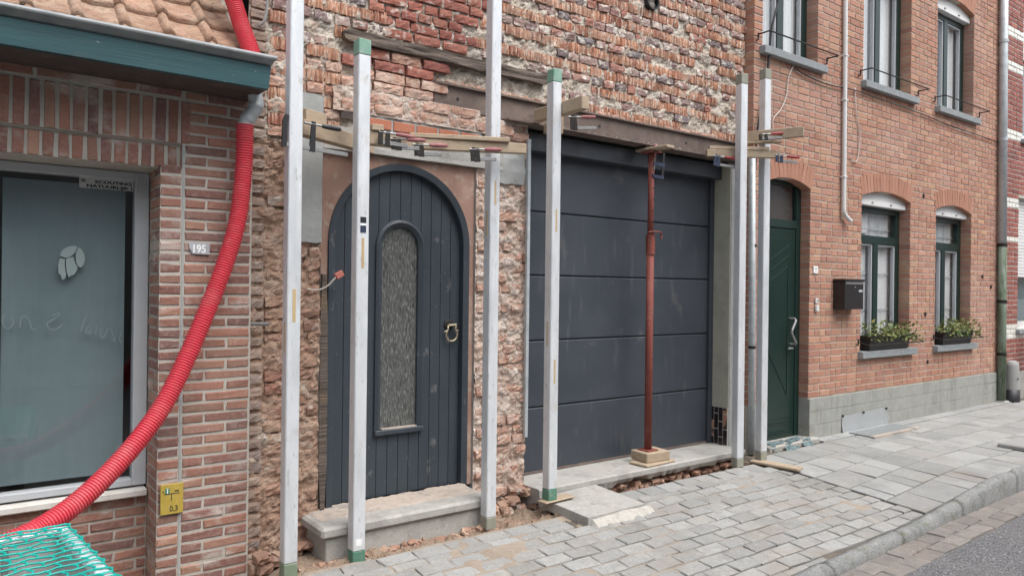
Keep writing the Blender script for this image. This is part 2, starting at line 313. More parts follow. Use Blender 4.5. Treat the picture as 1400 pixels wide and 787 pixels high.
M['handle_red'] = mat('handle_red', (.3, .035, .04), [((.36, .14, .13), 30, .5, .7, .5)], rough=.55)
M['handle_pink'] = mat('handle_pink', (.3, .11, .115), [((.42, .24, .22), 30, .48, .66, .6)], rough=.65)
M['black_plastic'] = mat('black_plastic', (.022, .022, .025), rough=.45)
M['steel'] = mat('steel', (.3, .3, .3), [((.2, .19, .18), 30, .48, .68, .6)], rough=.5, metal=.6)
M['pale_plaster'] = mat('pale_plaster', (.46, .44, .4), [((.36, .33, .29), 14, .46, .66, .7), ((.22, .2, .17), 40, .58, .7, .6)], rough=.95, bump=.9, bscale=50, bdist=.008)
M['green_frame'] = mat('green_frame', (.008, .026, .022), [((.014, .036, .031), 12, .5, .7, .5)], rough=.35, spec=.5)
M['green_door'] = mat('green_door', (.0075, .024, .019), [((.012, .034, .028), 3, .45, .7, .5)], rough=.3, spec=.5)
M['window_grey'] = mat('window_grey', (.44, .46, .48), [((.36, .38, .4), 8, .5, .7, .4)], rough=.5)
M['white_pvc'] = mat('white_pvc', (.66, .66, .65), [((.55, .55, .53), 8, .5, .72, .4)], rough=.4)
M['white_paint'] = mat('white_paint', (.7, .7, .69), rough=.5)
M['curtain'] = mat('curtain', (.72, .74, .74), [((.62, .65, .66), (3, 3, 3), .45, .7, .5)], rough=.95)
M['curtain_blue'] = mat('curtain_blue', (.145, .2, .215), [((.105, .155, .17), (2.5, 2.5, 1.0), .43, .66, .7), ((.185, .24, .25), (1.2, 1.2, 2.4), .5, .7, .5), ((.19, .185, .19), (2, 2, 1.5), .56, .7, .45)], rough=.95, bump=.2, bscale=300)
M['room_dark'] = mat('room_dark', (.05, .05, .048), rough=1)
M['glass'] = glass_mat('glass')
M['pale_print'] = mat('pale_print', (.25, .31, .31), rough=.8)
M['ghost_print'] = mat('ghost_print', (.21, .265, .275), rough=.8)
M['sticker_white'] = mat('sticker_white', (.52, .53, .52), rough=.6)
M['ink'] = mat('ink', (.015, .017, .022), rough=.6)
M['plate_grey'] = mat('plate_grey', (.4, .42, .45), [((.3, .33, .36), 40, .5, .7, .5)], rough=.5)
M['plate_white'] = mat('plate_white', (.85, .86, .86), rough=.5)
M['yellow'] = mat('yellow', (.44, .32, .06), [((.55, .42, .12), 30, .5, .7, .5), ((.5, .42, .3), (60, 60, 20), .6, .72, .4)], rough=.5)
M['green_ink'] = mat('green_ink', (.06, .22, .14), rough=.5)
M['net_green'] = mat('net_green', (.0, .36, .3), [((.02, .46, .4), 30, .5, .7, .5)], rough=.5)
M['trailer_grey'] = mat('trailer_grey', (.4, .41, .4), [((.32, .33, .32), 6, .5, .7, .5), ((.46, .46, .45), 25, .55, .7, .4)], rough=.6, metal=.2)
M['rubber'] = mat('rubber', (.02, .02, .02), rough=.85)
M['flower_box'] = mat('flower_box', (.02, .018, .017), rough=.55)
M['leaf'] = mat('leaf', (.06, .11, .035), rough=.6, rnd=[(.07, .13, .04), (.16, .21, .055), (.33, .3, .1), (.08, .12, .055), (.24, .24, .08), (.1, .16, .05)], val=.2)
M['moss_pipe'] = mat('moss_pipe', (.16, .2, .15), [((.06, .1, .05), (14, 14, 3), .46, .62, .8), ((.3, .34, .31), (18, 18, 4), .54, .68, .6)], rough=.85, bump=.3, bscale=50)
M['mailbox'] = mat('mailbox', (.018, .015, .016), rough=.4, spec=.5)
M['cable_black'] = mat('cable_black', (.02, .02, .022), rough=.5)
M['cable_white'] = mat('cable_white', (.55, .5, .46), rough=.6)
M['conn_pink'] = mat('conn_pink', (.5, .17, .13), rough=.5)
M['sheet_metal'] = mat('sheet_metal', (.5, .52, .53), [((.4, .42, .43), 6, .48, .7, .5)], rough=.45, metal=.5)
M['grate'] = mat('grate', (.24, .26, .26), [((.36, .38, .38), 30, .5, .7, .6)], rough=.6, metal=.3, bump=.4, bscale=80)
M['net_blue'] = mat('net_blue', (.15, .21, .22), [((.07, .1, .11), 40, .45, .6, .85)], rough=.95)
M['util_grey'] = mat('util_grey', (.3, .3, .29), [((.36, .36, .34), 9, .5, .7, .4)], rough=.7)
M['sign_red'] = mat('sign_red', (.55, .05, .035), rough=.5)
M['blue_label'] = mat('blue_label', (.03, .04, .075), rough=.5)
M['sill_white'] = mat('sill_white', (.62, .6, .56), [((.48, .44, .4), 9, .5, .7, .6), ((.36, .32, .28), 30, .6, .75, .5)], rough=.8, bump=.3, bscale=60)
M['cap_olive'] = mat('cap_olive', (.2, .26, .18), [((.33, .34, .28), 20, .48, .68, .7)], rough=.8)

M['sand'] = mat('sand', (.32, .265, .21), [((.24, .19, .15), 6, .45, .68, .7), ((.4, .355, .3), 30, .5, .7, .5), ((.16, .13, .105), 80, .56, .72, .6)], rough=1, bump=.9, bscale=110)
M['zinc_dark'] = mat('zinc_dark', (.3, .315, .32), [((.2, .21, .215), 10, .45, .66, .6), ((.42, .43, .43), 22, .55, .7, .5)], rough=.6, metal=.3)
# ------------------------------------------------------------------ brick kit
def brick_variant(w, h, d, ch, jit, seed):
    """block with chamfered, slightly worn front edges; front at y=0, open at the back"""
    rg = random.Random(seed); j = lambda a=jit: rg.uniform(-a, a)
    x, z = w/2, h/2
    c = lambda: ch*rg.uniform(.6, 1.7)
    inner = [(-x+c(), j()*.6, -z+c()), (x-c(), j()*.6, -z+c()), (x-c(), j()*.6, z-c()), (-x+c(), j()*.6, z-c())]
    ring = [(-x+j(), ch+j()*.5, -z+j()), (x+j(), ch+j()*.5, -z+j()), (x+j(), ch+j()*.5, z+j()), (-x+j(), ch+j()*.5, z+j())]
    back = [(-x, d, -z), (x, d, -z), (x, d, z), (-x, d, z)]
    f = [(0, 1, 2, 3)]
    for i in range(4):
        k = (i+1) % 4
        f.append((i, i+4, k+4, k)); f.append((i+4, i+8, k+8, k+4))
    return inner+ring+back, [tuple(reversed(q)) if n else q for n, q in enumerate(f)]

def rough_variant(w, h, d, nx, nz, amp, edge, seed, ridge=False):
    rg = random.Random(seed); V = []; F = []
    col = [rg.uniform(0, amp) for _ in range(nx+1)]
    for jz in range(nz+1):
        for ix in range(nx+1):
            ex = ix in (0, nx); ez = jz in (0, nz)
            px = -w/2 + w*ix/nx; pz = -h/2 + h*jz/nz
            if not ex: px += rg.uniform(-.25, .25)*w/nx
            if not ez: pz += rg.uniform(-.25, .25)*h/nz
            y = (col[ix] + rg.uniform(0, amp*.35)) if ridge else rg.uniform(0, amp)
            if ex: y += edge*rg.uniform(.4, 1.2); px *= rg.uniform(.95, 1.02)
            if ez: y += edge*rg.uniform(.4, 1.2); pz *= rg.uniform(.86, 1.04)
            V.append((px, y, pz))
    for jz in range(nz):
        for ix in range(nx):
            a = jz*(nx+1)+ix; F.append((a, a+1, a+nx+2, a+nx+1))
    loop = [i for i in range(nx+1)] + [(k+1)*(nx+1)+nx for k in range(nz)] + [nz*(nx+1)+i for i in range(nx-1, -1, -1)] + [k*(nx+1) for k in range(nz-1, 0, -1)]
    n0 = len(V)
    for i in loop: V.append((V[i][0], d, V[i][2]))
    m = len(loop)
    for k in range(m): F.append((loop[k], n0+k, n0+(k+1) % m, loop[(k+1) % m]))
    return V, F

class Pieces:
    """alike pieces: the most prominent become objects (parts), the rest one joined part"""
    def __init__(s, variants): s.var = variants; s.items = []
    def add(s, loc, scale=(1, 1, 1), rot=(0, 0, 0), key=None):
        s.items.append((random.randrange(len(s.var)) if key is None else key, Vector(loc), scale, rot))
    def build(s, name, mats, parent, limit=300, smooth=False):
        its = sorted(s.items, key=lambda t: -pixel_size(t[1]))
        mat_ = mats
        mes = []
        for i, (v, f) in enumerate(s.var):
            mb = MB(); mb.add(v, f); mes.append(mb.mesh(name, mat_, smooth))
        for k, loc, sc, rot in its[:limit]:
            link(name, mes[k], parent, loc, rot, sc)
        rest = its[limit:]
        if rest:
            V = []; F = []; Rn = []; n = 0
            for k, loc, sc, rot in rest:
                v, f = s.var[k]
                mt = Matrix.LocRotScale(loc, __import__('mathutils').Euler(rot), Vector(sc))
                V += [tuple(mt @ Vector(q)) for q in v]; F += [tuple(i+n for i in q) for q in f]
                r = random.random(); Rn += [r]*len(f); n += len(v)
            me = bpy.data.meshes.new(name+'s'); me.from_pydata(V, [], F); me.update()
            at = me.attributes.new('rnd', 'FLOAT', 'FACE'); at.data.foreach_set('value', Rn)
            me.materials.append(mat_)
            bm = bmesh.new(); bm.from_mesh(me); bmesh.ops.recalc_face_normals(bm, faces=bm.faces); bm.to_mesh(me); bm.free()
            o = link('further_'+name+'s', me, parent, (0, 0, 0)); o['kind'] = 'stuff'

def fill_row(x0, x1, sizes, joint, start=None):
    """yield (centre, width) across x0..x1"""
    out = []; x = x0; first = True
    while x < x1-.02:
        w = start if (first and start) else sizes()
        first = False
        if x+w > x1 or x1-(x+w+joint) < .035: w = x1-x
        if w > .26: w = w/2-joint/2; out.append((x+w/2, w)); x += w+joint; continue
        out.append((x+w/2, w)); x += w+joint
    return out

def wall_sheet(x0, x1, z0, z1, Y, holes, depth):
    """flat backing with rectangular openings (x0,x1,z0,z1) and their reveals"""
    xs = sorted({x0, x1} | {min(max(h[i], x0), x1) for h in holes for i in (0, 1)}); zs_ = sorted({z0, z1} | {min(max(h[i], z0), z1) for h in holes for i in (2, 3)})
    mb = MB()
    for a, b in zip(xs[:-1], xs[1:]):
        for c, d in zip(zs_[:-1], zs_[1:]):
            cx, cz = (a+b)/2, (c+d)/2
            if any(h[0] < cx < h[1] and h[2] < cz < h[3] for h in holes): continue
            mb.quad((a, Y, c), (b, Y, c), (b, Y, d), (a, Y, d))
    for h in holes:
        a, b, c, d = h[:4]; D = Y+depth
        mb.quad((a, Y, c), (a, D, c), (a, D, d), (a, Y, d)); mb.quad((b, Y, c), (b, Y, d), (b, D, d), (b, D, c))
        mb.quad((a, Y, d), (a, D, d), (b, D, d), (b, Y, d)); mb.quad((a, Y, c), (b, Y, c), (b, D, c), (a, D, c))
    return mb

def rough_sheet(x0, x1, z0, z1, step, Y, amp, freq=9, seed=0, holes=(), back=None):
    nx = max(2, int((x1-x0)/step)); nz = max(2, int((z1-z0)/step)); V = []; F = []
    for j in range(nz+1):
        for i in range(nx+1):
            x = x0+(x1-x0)*i/nx; z = z0+(z1-z0)*j/nz
            n = fbm(x*freq+seed, 3.1+seed, z*freq) + .5*fbm(x*freq*3+seed, 7.7, z*freq*3, 3)
            V.append((x, Y - amp*n, z))
    for j in range(nz):
        for i in range(nx):
            x = x0+(x1-x0)*(i+.5)/nx; z = z0+(z1-z0)*(j+.5)/nz
            if any(h[0] < x < h[1] and h[2] < z < h[3] for h in holes): continue
            a = j*(nx+1)+i; F.append((a, a+1, a+nx+2, a+nx+1))
    mb = MB(); mb.add(V, F); return mb

def shell(name, x0, x1, y0, y1, z0, z1, mat_, parent, roof=True):
    """side, rear and top walls of a building behind its facade"""
    mb = MB()
    mb.quad((x0, y0, z0), (x0, y1, z0), (x0, y1, z1), (x0, y0, z1)); mb.quad((x1, y0, z0), (x1, y0, z1), (x1, y1, z1), (x1, y1, z0))
    mb.quad((x0, y1, z0), (x1, y1, z0), (x1, y1, z1), (x0, y1, z1))
    mb.quad((x0, y0, z0), (x1, y0, z0), (x1, y1, z0), (x0, y1, z0))
    if roof: mb.quad((x0, y0, z1), (x0, y1, z1), (x1, y1, z1), (x1, y0, z1))
    return mb.build(name, mat_, parent)

# ------------------------------------------------------------------ ground, road, pavement
ZA, ZK0, ZK1, XB = .112, -.028, .075, 5.55      # pavement height at the wall, at the low and the high kerb; where setts meet slabs
def KY(X): return -1.675+.05*(X-4) if X < 5.6 else -1.595+.02*(X-5.6)
def zk(X):
    t = min(max((X-5.3)/1.6, 0), 1); return ZK0+(ZK1-ZK0)*t*t*(3-2*t)
def zs(X, Y): return ZA + min(Y, 0)/1.62*(ZA-zk(X))

g = MB(); g.quad((-300, -300, -.2), (300, -300, -.2), (300, 300, -.2), (-300, 300, -.2))
tag(g.build('ground', M['ground']), kind='structure')
rd = MB(); rd.quad((-60, -9, -.09), (80, -9, -.09), (80, -1.99+.028*76, -.09), (-60, -1.99-.028*64, -.09))
tag(rd.build('road', M['asphalt']), kind='structure')

# bedding of the pavement, with the opened trench along the facade
def bed_z(x, y):
    z = zs(x, y) - .019
    n = fbm(x*9, y*9, 1.3)
    edge = .02*fbm(x*5, 2.2, 8.1)
    y0 = -.42+edge if x < 3.17 else (-.30+edge if x < 5.42 else 9)
    if x < 1.3: y0 = -.46
    if y > y0:
        k = min(1, (y-y0)/.05)
        base = -.06 + .09*min(max((x-1.28)/.2, 0), 1) if x < 3.17 else .0
        z = z*(1-k) + (base + .03*n + .012*fbm(x*30, y*30, 4.0))*k
    else: z += .004*n
    return z
V = []; F = []
gx = list(np.arange(-3, 1.0, .12)) + list(np.arange(1.0, 5.7, .022)) + list(np.arange(5.7, 14, .1)) + [16, 20, 30]
gy = list(np.arange(-1.92, -.5, .06)) + list(np.arange(-.5, .34, .022))
for y in gy:
    for x in gx: yy_ = max(float(y), KY(x)-.002); V.append((float(x), yy_, bed_z(x, yy_)))
nx = len(gx)
for j in range(len(gy)-1):
    for i in range(nx-1): F.append((j*nx+i, j*nx+i+1, (j+1)*nx+i+1, (j+1)*nx+i))
mb = MB(); mb.add(V, F)
walk = bpy.data.objects.new('sidewalk', None); COL.objects.link(walk); tag(walk, kind='structure')
me = mb.mesh('bedding', None)
me.materials.append(M['joint_sand']); me.materials.append(M['soil'])
for p in me.polygons:
    c = p.center
    if -3 < c.x < 5.45 and c.y > (-.44 if c.x < 3.17 else -.32): p.material_index = 1
link('bedding', me, walk)

def paver_variant(seed, w, l, t=.06, ch=.006, jit=.003):
    rg = random.Random(seed); j = lambda: rg.uniform(-jit, jit)
    c = lambda: ch*rg.uniform(.7, 1.6)
    x, y = w/2, l/2
    top = [(-x+c(), -y+c(), j()*.4), (x-c(), -y+c(), j()*.4), (x-c(), y-c(), j()*.4), (-x+c(), y-c(), j()*.4)]
    mid = [(-x+j(), -y+j(), -ch), (x+j(), -y+j(), -ch), (x+j(), y+j(), -ch), (-x+j(), y+j(), -ch)]
    bot = [(-x, -y, -t), (x, -y, -t), (x, y, -t), (-x, y, -t)]
    f = [(0, 1, 2, 3)]
    for i in range(4):
        k = (i+1) % 4; f += [(i, i+4, k+4, k), (i+4, i+8, k+8, k+4)]
    return top+mid+bot, f

setts = Pieces([paver_variant(i, 1, 1, .06, .006, .0) for i in range(1)])
def sett_meshes(name, w, l, n, mat_, ch=.0045, jit=.0045):
    return [(lambda mb: mb.mesh(name, mat_))(MB().add(*paver_variant(i*13+int(w*1000), w, l, .06, ch, jit))) for i in range(n)]
sett_full = sett_meshes('paving_sett', .201, .1015, 10, M['paver'])
sett_sq = sett_meshes('paving_sett', .19, .15, 6, M['paver'])
sett_half = sett_meshes('paving_sett', .1, .1015, 5, M['paver'])
SL = math.atan((ZA-ZK0)/1.62)
def put_sett(me, x, y, dz=0.0, sx=1.0, nm='paving_sett', sy=1.0):
    z = zs(x, y) + random.uniform(-.003, .003) + dz
    link(nm, me, walk, (x, y, z), (SL+R(random.uniform(-.7, .7)), R(random.uniform(-.6, .6)), R(random.uniform(-.5, .5))), (sx, sy, 1))
y = -1.567-.114*2; row = 0
while y < -.36:
    off = (.0 if row % 2 else .105)
    x = .16 + off
    if off and y > -1.6: put_sett(random.choice(sett_half), x-.16, y)
    while x < XB-.02:
        w = .21
        if x+w > XB: w = XB-.01-x
        cx = x+w/2
        low = KY(cx)+.008; dcut = y+.051-low; skip = dcut < .03 or (3.12 < cx < 3.78 and y > -.64) or (cx < 3.15 and y > -.47)
        if not skip and w > .06:
            if w < .15: put_sett(random.choice(sett_half), cx, y, sx=(w-.008)/.1)
            elif dcut < .101: put_sett(random.choice(sett_full), cx, low+dcut/2, sx=(w-.009)/.201, sy=dcut/.1015)
            else: put_sett(random.choice(sett_full), cx, y, sx=(w-.009)/.201)
        x += w
    y += .114; row += 1
# kerb-side edge row near the wall: loose border setts left of the slab
for i in range(9):
    put_sett(random.choice(sett_full), 1.28+i*.212, -.475+random.uniform(-.012, .012), .006)
for i in range(8):
    put_sett(random.choice(sett_sq), 3.86+i*.205, -.345+random.uniform(-.006, .006), .002)
# large slabs to the right
def slab_mesh(w, l, i): return MB().add(*paver_variant(900+i, w, l, .05, .004, .002)).mesh('paving_slab', M['slab_paver'])
SLB = {w: [slab_mesh(w-.010, .277, int(w*1000)+i) for i in range(4)] for w in (.15, .2, .26, .3, .35, .42)}
y = -1.592; row = 0
while y < -.05:
    l = .287; yy = y+l/2
    if yy > -.06: break
    x = XB; k = 0
    while x < 13.5:
        w = random.choice([.3, .3, .3, .26, .35, .42, .2, .15]) if k else [.3, .15, .42, .3, .26, .2][row % 6]
        me_ = random.choice(SLB[w]); cx = x+w/2
        sl = math.atan((ZA-zk(cx))/1.62)
        sx_ = -math.atan((zs(cx+.1, yy)-zs(cx-.1, yy))/.2)
        link('paving_slab', me_, walk, (cx, yy, zs(cx, yy)+random.uniform(-.002, .002)), (sl+R(random.uniform(-.4, .4)), sx_+R(random.uniform(-.4, .4)), R(random.uniform(-.3, .3))))
        x += w; k += 1
    y += l; row += 1
# strip of narrow slabs against the plinth
x = 6.7
while x < 11.2:
    w = random.choice([.3, .42, .35]); me_ = slab_mesh(w-.006, .12, int(x*100))
    link('paving_slab', me_, walk, (x+w/2, -.078, zs(x, -.07)+.001), (SL*.3, 0, 0)); x += w
# kerb stones
kb = empty('kerb', (5, -1.7, 0)); kb['kind'] = 'structure'
js = [.2, 1.15, 2.1, 3.1, 4.07, 5.0, 5.97, 7.05, 8.0, 8.9, 9.9, 10.9, 11.9, 12.9]
for a, b in zip(js[:-1], js[1:]):
    V = []; F = []; n = 20
    for i in range(n+1):
        X = a+.005 + (b-a-.01)*i/n; k = zk(X); e = .008 if i in (0, n) else 0
        w = .006*fbm(X*6, 0, 2) + KY(X)
        for (py, pz) in [(.003, -.16), (.0, k-.003-e), (-.03, k+.001-e), (-.056, k-.008-e), (-.07, k-.024-e), (-.08+e*.5, k-.048), (-.086+e, -.16)]:
            V.append((X, py + w, pz + .005*fbm(X*9, py*20, 3)+.002*fbm(X*30, py*60, 5)))
    m = 7
    for i in range(n):
        for q in range(m-1): F.append((i*m+q, i*m+q+1, (i+1)*m+q+1, (i+1)*m+q))
    F += [tuple(range(m)), tuple(reversed(range(n*m, n*m+m)))]
    MB().add(V, F).build('kerbstone', M['kerb'], kb, smooth=True)
# gutter strip between kerb and asphalt
gs = empty('road_gutter', (5, -1.9, -.1)); gs['kind'] = 'structure'
mb = MB(); mb.quad((-3, -2.4, -.1), (16, -1.6, -.1), (16, -1.2, -.1), (-3, -1.95, -.1)); mb.build('bedding', M['joint_sand'], gs)
gm = [MB().add(*paver_variant(50+i, .205, .118, .05, .006, .004)).mesh('gutter_paver', M['gutter_paver']) for i in range(6)]
for r in range(2):
    x = 1.4 + .1*r
    while x < 12:
        link('gutter_paver', random.choice(gm), gs, (x, KY(x)-.15-.122*r, -.0865+random.uniform(-.003, .002)), (R(random.uniform(-1, 1)), R(random.uniform(-1, 1)), .044+R(random.uniform(-1, 1)))); x += .212

# houses across the street, behind the viewer: they shade the facades and show in the panes
op = bpy.data.objects.new('street_houses_opposite', None); COL.objects.link(op); op['kind'] = 'structure'
rgo = random.Random(4); x = -24
while x < 40:
    w = rgo.uniform(5, 7.5); h = rgo.uniform(5.2, 6.6)
    MB().box(x, x+w-.02, -17, -9.6+rgo.uniform(-.1, .1), -.2, h, bev=.02).build('front_wall', M['cement'] if rgo.random() < .6 else M['concrete'], op)
    for k in range(2):
        for zz in (.9, 3.6): MB().box(x+.8+k*w*.5, x+1.9+k*w*.5, -9.7, -9.45, zz, zz+1.5, bev=.01).build('window', M['window_grey'], op)
    x += w

# sand and dust spilled over the setts
V = []; F = []; n1, n2 = 150, 44
for j in range(n2+1):
    for i in range(n1+1):
        x = 1.4+4.0*i/n1; y = -1.35+.98*j/n2
        a = .012*fbm(x*1.6, y*2.6, 3.3) + .006*fbm(x*7, y*7, 1) - .0105 + .008*max(0, (y+.75)/.4)*(1 if x < 3.1 else .4)
        if i in (0, n1) or j in (0, n2): a = -.02
        if 3.1 < x < 3.8 and y > -.66: a = -.02
        V.append((x, y, zs(x, y)+min(a, .012)))
for j in range(n2):
    for i in range(n1): a = j*(n1+1)+i; F.append((a, a+1, a+n1+2, a+n1+1))
tag(MB().add(V, F).build('spilled_sand', M['sand'], None, True), 'thin brown sand spilled over the setts near the door step', 'sand', kind='stuff')
# ------------------------------------------------------------------ left house
LH = empty('brick_house', (.3, 0, 0), label='small old red brick house with green gutter board and tiled roof', cat='house')
# backing mortar
mb = wall_sheet(.805, 1.262, -.1, 2.6, .0055, [(.80, .906, 2.139, 2.65)], .0)
mb.quad((.8085, .0055, -.1), (.8085, .31, -.1), (.8085, .31, 2.15), (.8085, .0055, 2.15))             # reveal side
mb.quad((1.262, .007, -.1), (1.262, .007, 2.6), (1.262, .12, 2.6), (1.262, .12, -.1))
mb.quad((-1.3, .032, 2.139), (.91, .032, 2.139), (.91, .032, 2.262), (-1.3, .032, 2.262)); mb.quad((-1.3, .032, 2.262), (.91, .032, 2.262), (.91, .006, 2.266), (-1.3, .006, 2.266)); mb.quad((-1.3, .006, 2.268), (.91, .006, 2.268), (.91, .006, 2.6), (-1.3, .006, 2.6))           # above the window
mb.quad((-1.3, .012, 2.137), (.806, .012, 2.137), (.806, .34, 2.137), (-1.3, .34, 2.137))         # soffit
mb.quad((-1.3, .258, -.1), (.806, .258, -.1), (.806, .258, .46), (-1.3, .258, .46))               # panel under the window
mb.build('mortar', M['mortar_left'], LH)
shell('rear_walls', -1.3, 1.26, .36, 4.0, -.1, 2.6, M['room_dark'], LH)
ST = [brick_variant(.203, .041, .12, .004, .0035, i) for i in range(8)]
HD = [brick_variant(.096, .041, .12, .004, .0035, 40+i) for i in range(6)]
SO = [brick_variant(.043, .213, .06, .004, .0035, 80+i) for i in range(6)]
lb = Pieces(ST+HD+SO)
nS, nH = len(ST), len(HD)
def lbrick(x, w, y, z, h=.043):
    if w > .15: k = random.randrange(nS); s = w/.205
    else: k = nS+random.randrange(nH); s = w/.098
    lb.add((x, y+random.uniform(-.002, .002), z), (s, 1, h/.043), (0, R(random.uniform(-.35, .35)), 0), k)
k = 0; z = .02
while z < 2.53:
    # narrow pier strip beside the window
    if z < 2.13: lbrick(.855, .098, .001, z)
    if k % 2: lbrick(.972, .1, 0, z); lbrick(1.142, .222, 0, z)
    else: lbrick(1.025, .206, 0, z); lbrick(1.197, .114, 0, z)
    # reveal bricks (run into depth)
    if z < 2.13:
        for (cy, w) in ([(.115, .2)] if k % 2 else [(.065, .1), (.185, .12)]):
            kk = random.randrange(nS) if w > .15 else nS+random.randrange(nH)
            lb.add((.803+random.uniform(-.001, .001), cy+.012, z), (w/(.205 if w > .15 else .098), .4, 1), (0, 0, R(-90)), kk)
    z += .0555; k += 1
# panel under the window sill
k = 0; z = .02
while z < .43:
    for cx, w in fill_row(-1.25+(.1 if k % 2 else 0), .80, lambda: .2, .012): lbrick(cx, w, .25, z)
    z += .0555; k += 1
# flat course above the soldiers
for r in range(2):
    for cx, w in fill_row(-1.25+.1*r, .9, lambda: .205, .012): lbrick(cx, w, .002, 2.522+.0555*r, .043)
# soldier courses
x = -1.2
while x < .905:
    lb.add((x+.03, random.uniform(-.003, .001), 2.378), (1, 1, 1.0), (0, R(random.uniform(-.5, .5)), 0), nS+nH+random.randrange(6))
    lb.add((x+.03, .026+random.uniform(-.002, .002), 2.198), (1, 1, .112/.215), (0, R(random.uniform(-.5, .5)), 0), nS+nH+random.randrange(6))
    x += .0598
lb.build('brick', M['brick_left'], LH, 420)
# pale control joint
MB().box(.908, .919, .0025, .03, 0, 2.26).build('control_joint', M['cement'], LH)
# window
W1 = empty('shop_window', (.3, .3, .5), parent=None); W1.parent = LH; W1.location = Vector((.3, .3, .5))-LH.location
fr = MB(); fr.box(.735, .803, .26, .34, .485, 2.135, bev=.004); fr.box(-1.3, .735, .262, .34, 2.09, 2.134, bev=.004); fr.box(-1.3, .735, .262, .34, .485, .522, bev=.004)
fr.build('frame', M['window_grey'], W1)
cbox('sill', -1.3, .80, .205, .33, .437, .474, M['sill_white'], W1, .006)
MB().box(-1.3, .735, .3, .304, .522, 2.09).build('pane', M['glass'], W1)
cu = MB()
n = 60
for i in range(n):
    x0 = -1.2+1.9*i/n; x1 = -1.2+1.9*(i+1)/n
    if .14 < (x0+x1)/2 < .165: continue
    f_ = lambda x: .335+.0015*math.sin(x*90)
    cu.quad((x0, f_(x0), .55), (x1, f_(x1), .55), (x1, f_(x1), 2.06), (x0, f_(x0), 2.06))
cu.build('roller_blind', M['curtain_blue'], W1)
# sticker on the glass
st = MB().box(.482, .731, .2975, .299, 2.036, 2.09).build('sticker', M['sticker_white'], W1); st['label'] = 'white scouting sticker with black lettering'
def ink(name, body, size, x, y, z, m='ink', par=W1, sx=1.35, al='LEFT', bold=.0): return text_mesh(name, body, size, M[m], par, (x, y, z), 0, al, .0004, sx, bold)
ink('lettering', 'IK', .021, .489, .2968, 2.066, sx=1.3, bold=.0006)
ink('lettering', 'SCOUTING', .021, .724, .2968, 2.0645, al='RIGHT', sx=1.62, bold=.0008)
ink('lettering', 'NATUURLIJK !', .021, .727, .2968, 2.0415, al='RIGHT', sx=1.62, bold=.0008)
# leaf shaped decal
lc = lambda zx, zy: (.3645+zx*.000208/1.0*.82, 2.0)
def decal(name, pts, m):
    P = [(.352+px*.000293, 1.791-py*.000333) for px, py in pts]
    mb = MB(); mb.prism(P, .2975, .299); return mb.build(name, m, W1)
d1 = decal('leaf_decal', [(165, 320), (200, 235), (260, 190), (340, 165), (425, 165), (400, 250), (345, 310), (300, 345), (230, 345)], M['pale_print'])
decal('leaf_decal', [(440, 180), (490, 210), (535, 290), (545, 380), (520, 450), (480, 495), (430, 460), (405, 400), (405, 300)], M['pale_print'])
decal('leaf_decal', [(165, 360), (245, 365), (240, 440), (250, 530), (265, 600), (250, 660), (205, 690), (185, 610), (150, 590), (145, 450)], M['pale_print'])
decal('leaf_decal', [(260, 360), (370, 330), (395, 430), (435, 480), (425, 540), (375, 605), (330, 620), (300, 645), (270, 560), (258, 450)], M['pale_print'])
# faint hand writing on the glass
hw = MB()
for st_ in [[(45, 200), (20, 260), (40, 330), (90, 340), (120, 280), (100, 230)], [(180, 335), (195, 240), (240, 232), (275, 290), (290, 350), (330, 360)],
            [(490, 225), (530, 205), (560, 215), (500, 260), (440, 300), (450, 345), (500, 365), (560, 340), (585, 310)], [(830, 220), (800, 300), (770, 385)],
            [(860, 330), (825, 370), (830, 410), (865, 390), (870, 350), (868, 420)], [(935, 340), (925, 380), (920, 420)], [(970, 360), (975, 420), (990, 465), (1025, 420), (1050, 360)],
            [(1085, 370), (1092, 400), (1097, 430)], [(1195, 400), (1170, 470), (1190, 520)], [(1130, 450), (1110, 490), (1140, 500)]]:
    pts = smooth_path([(.157+a/7.37*.00325, .2985, 1.497-b/7.37*.00372) for a, b in st_], 5)
    hw.tube(pts, .0022, 5)
hw.build('handwriting', M['ghost_print'], W1)['kind'] = 'stuff'
# gutter box with green board
GT = empty('roof_gutter'); GT.parent = LH; GT.location = Vector((.3, -.3, 2.6))-LH.location
fb = MB(); fb.prism([(-1.3, 2.532), (1.232, 2.532), (1.243, 2.645), (-1.3, 2.645)], -.335, -.30); fb.build('green_board', M['fascia'], GT)
MB().box(-1.3, 1.236, -.3, .0, 2.538, 2.552).build('soffit', M['dark_soffit'], GT)
zg = MB(); zg.box(-1.3, 1.245, -.3, -.29, 2.56, 2.672); zg.box(-1.3, 1.245, -.12, -.11, 2.56, 2.70); zg.box(-1.3, 1.245, -.29, -.12, 2.56, 2.57)
zg.box(1.236, 1.2455, -.299, -.11, 2.57, 2.668); zg.build('trough', M['zinc'], GT)
zb = MB(); zb.tube([(-1.3, -.362, 2.686), (1.262, -.362, 2.684)], .0125, 12); zb.add([(-1.3, -.36, 2.676), (1.256, -.36, 2.674), (1.246, -.315, 2.646), (-1.3, -.315, 2.646), (-1.3, -.35, 2.684), (1.256, -.35, 2.682), (1.246, -.3, 2.66), (-1.3, -.3, 2.66)], [(0, 1, 2, 3), (4, 7, 6, 5), (1, 5, 6, 2)]); zb.build('bead', M['zinc_dark'], GT, smooth=False)
el = smooth_path([(1.222, -.13, 2.57), (1.232, -.13, 2.53), (1.236, -.128, 2.495), (1.226, -.12, 2.46), (1.203, -.108, 2.425), (1.19, -.1, 2.395), (1.188, -.1, 2.36)], 4)
MB().tube(el, .034, 16, rfun=lambda i: .0405 if i in (8, 9, 16, 17) else .037).build('outlet_elbow', M['zinc'], GT, smooth=True)
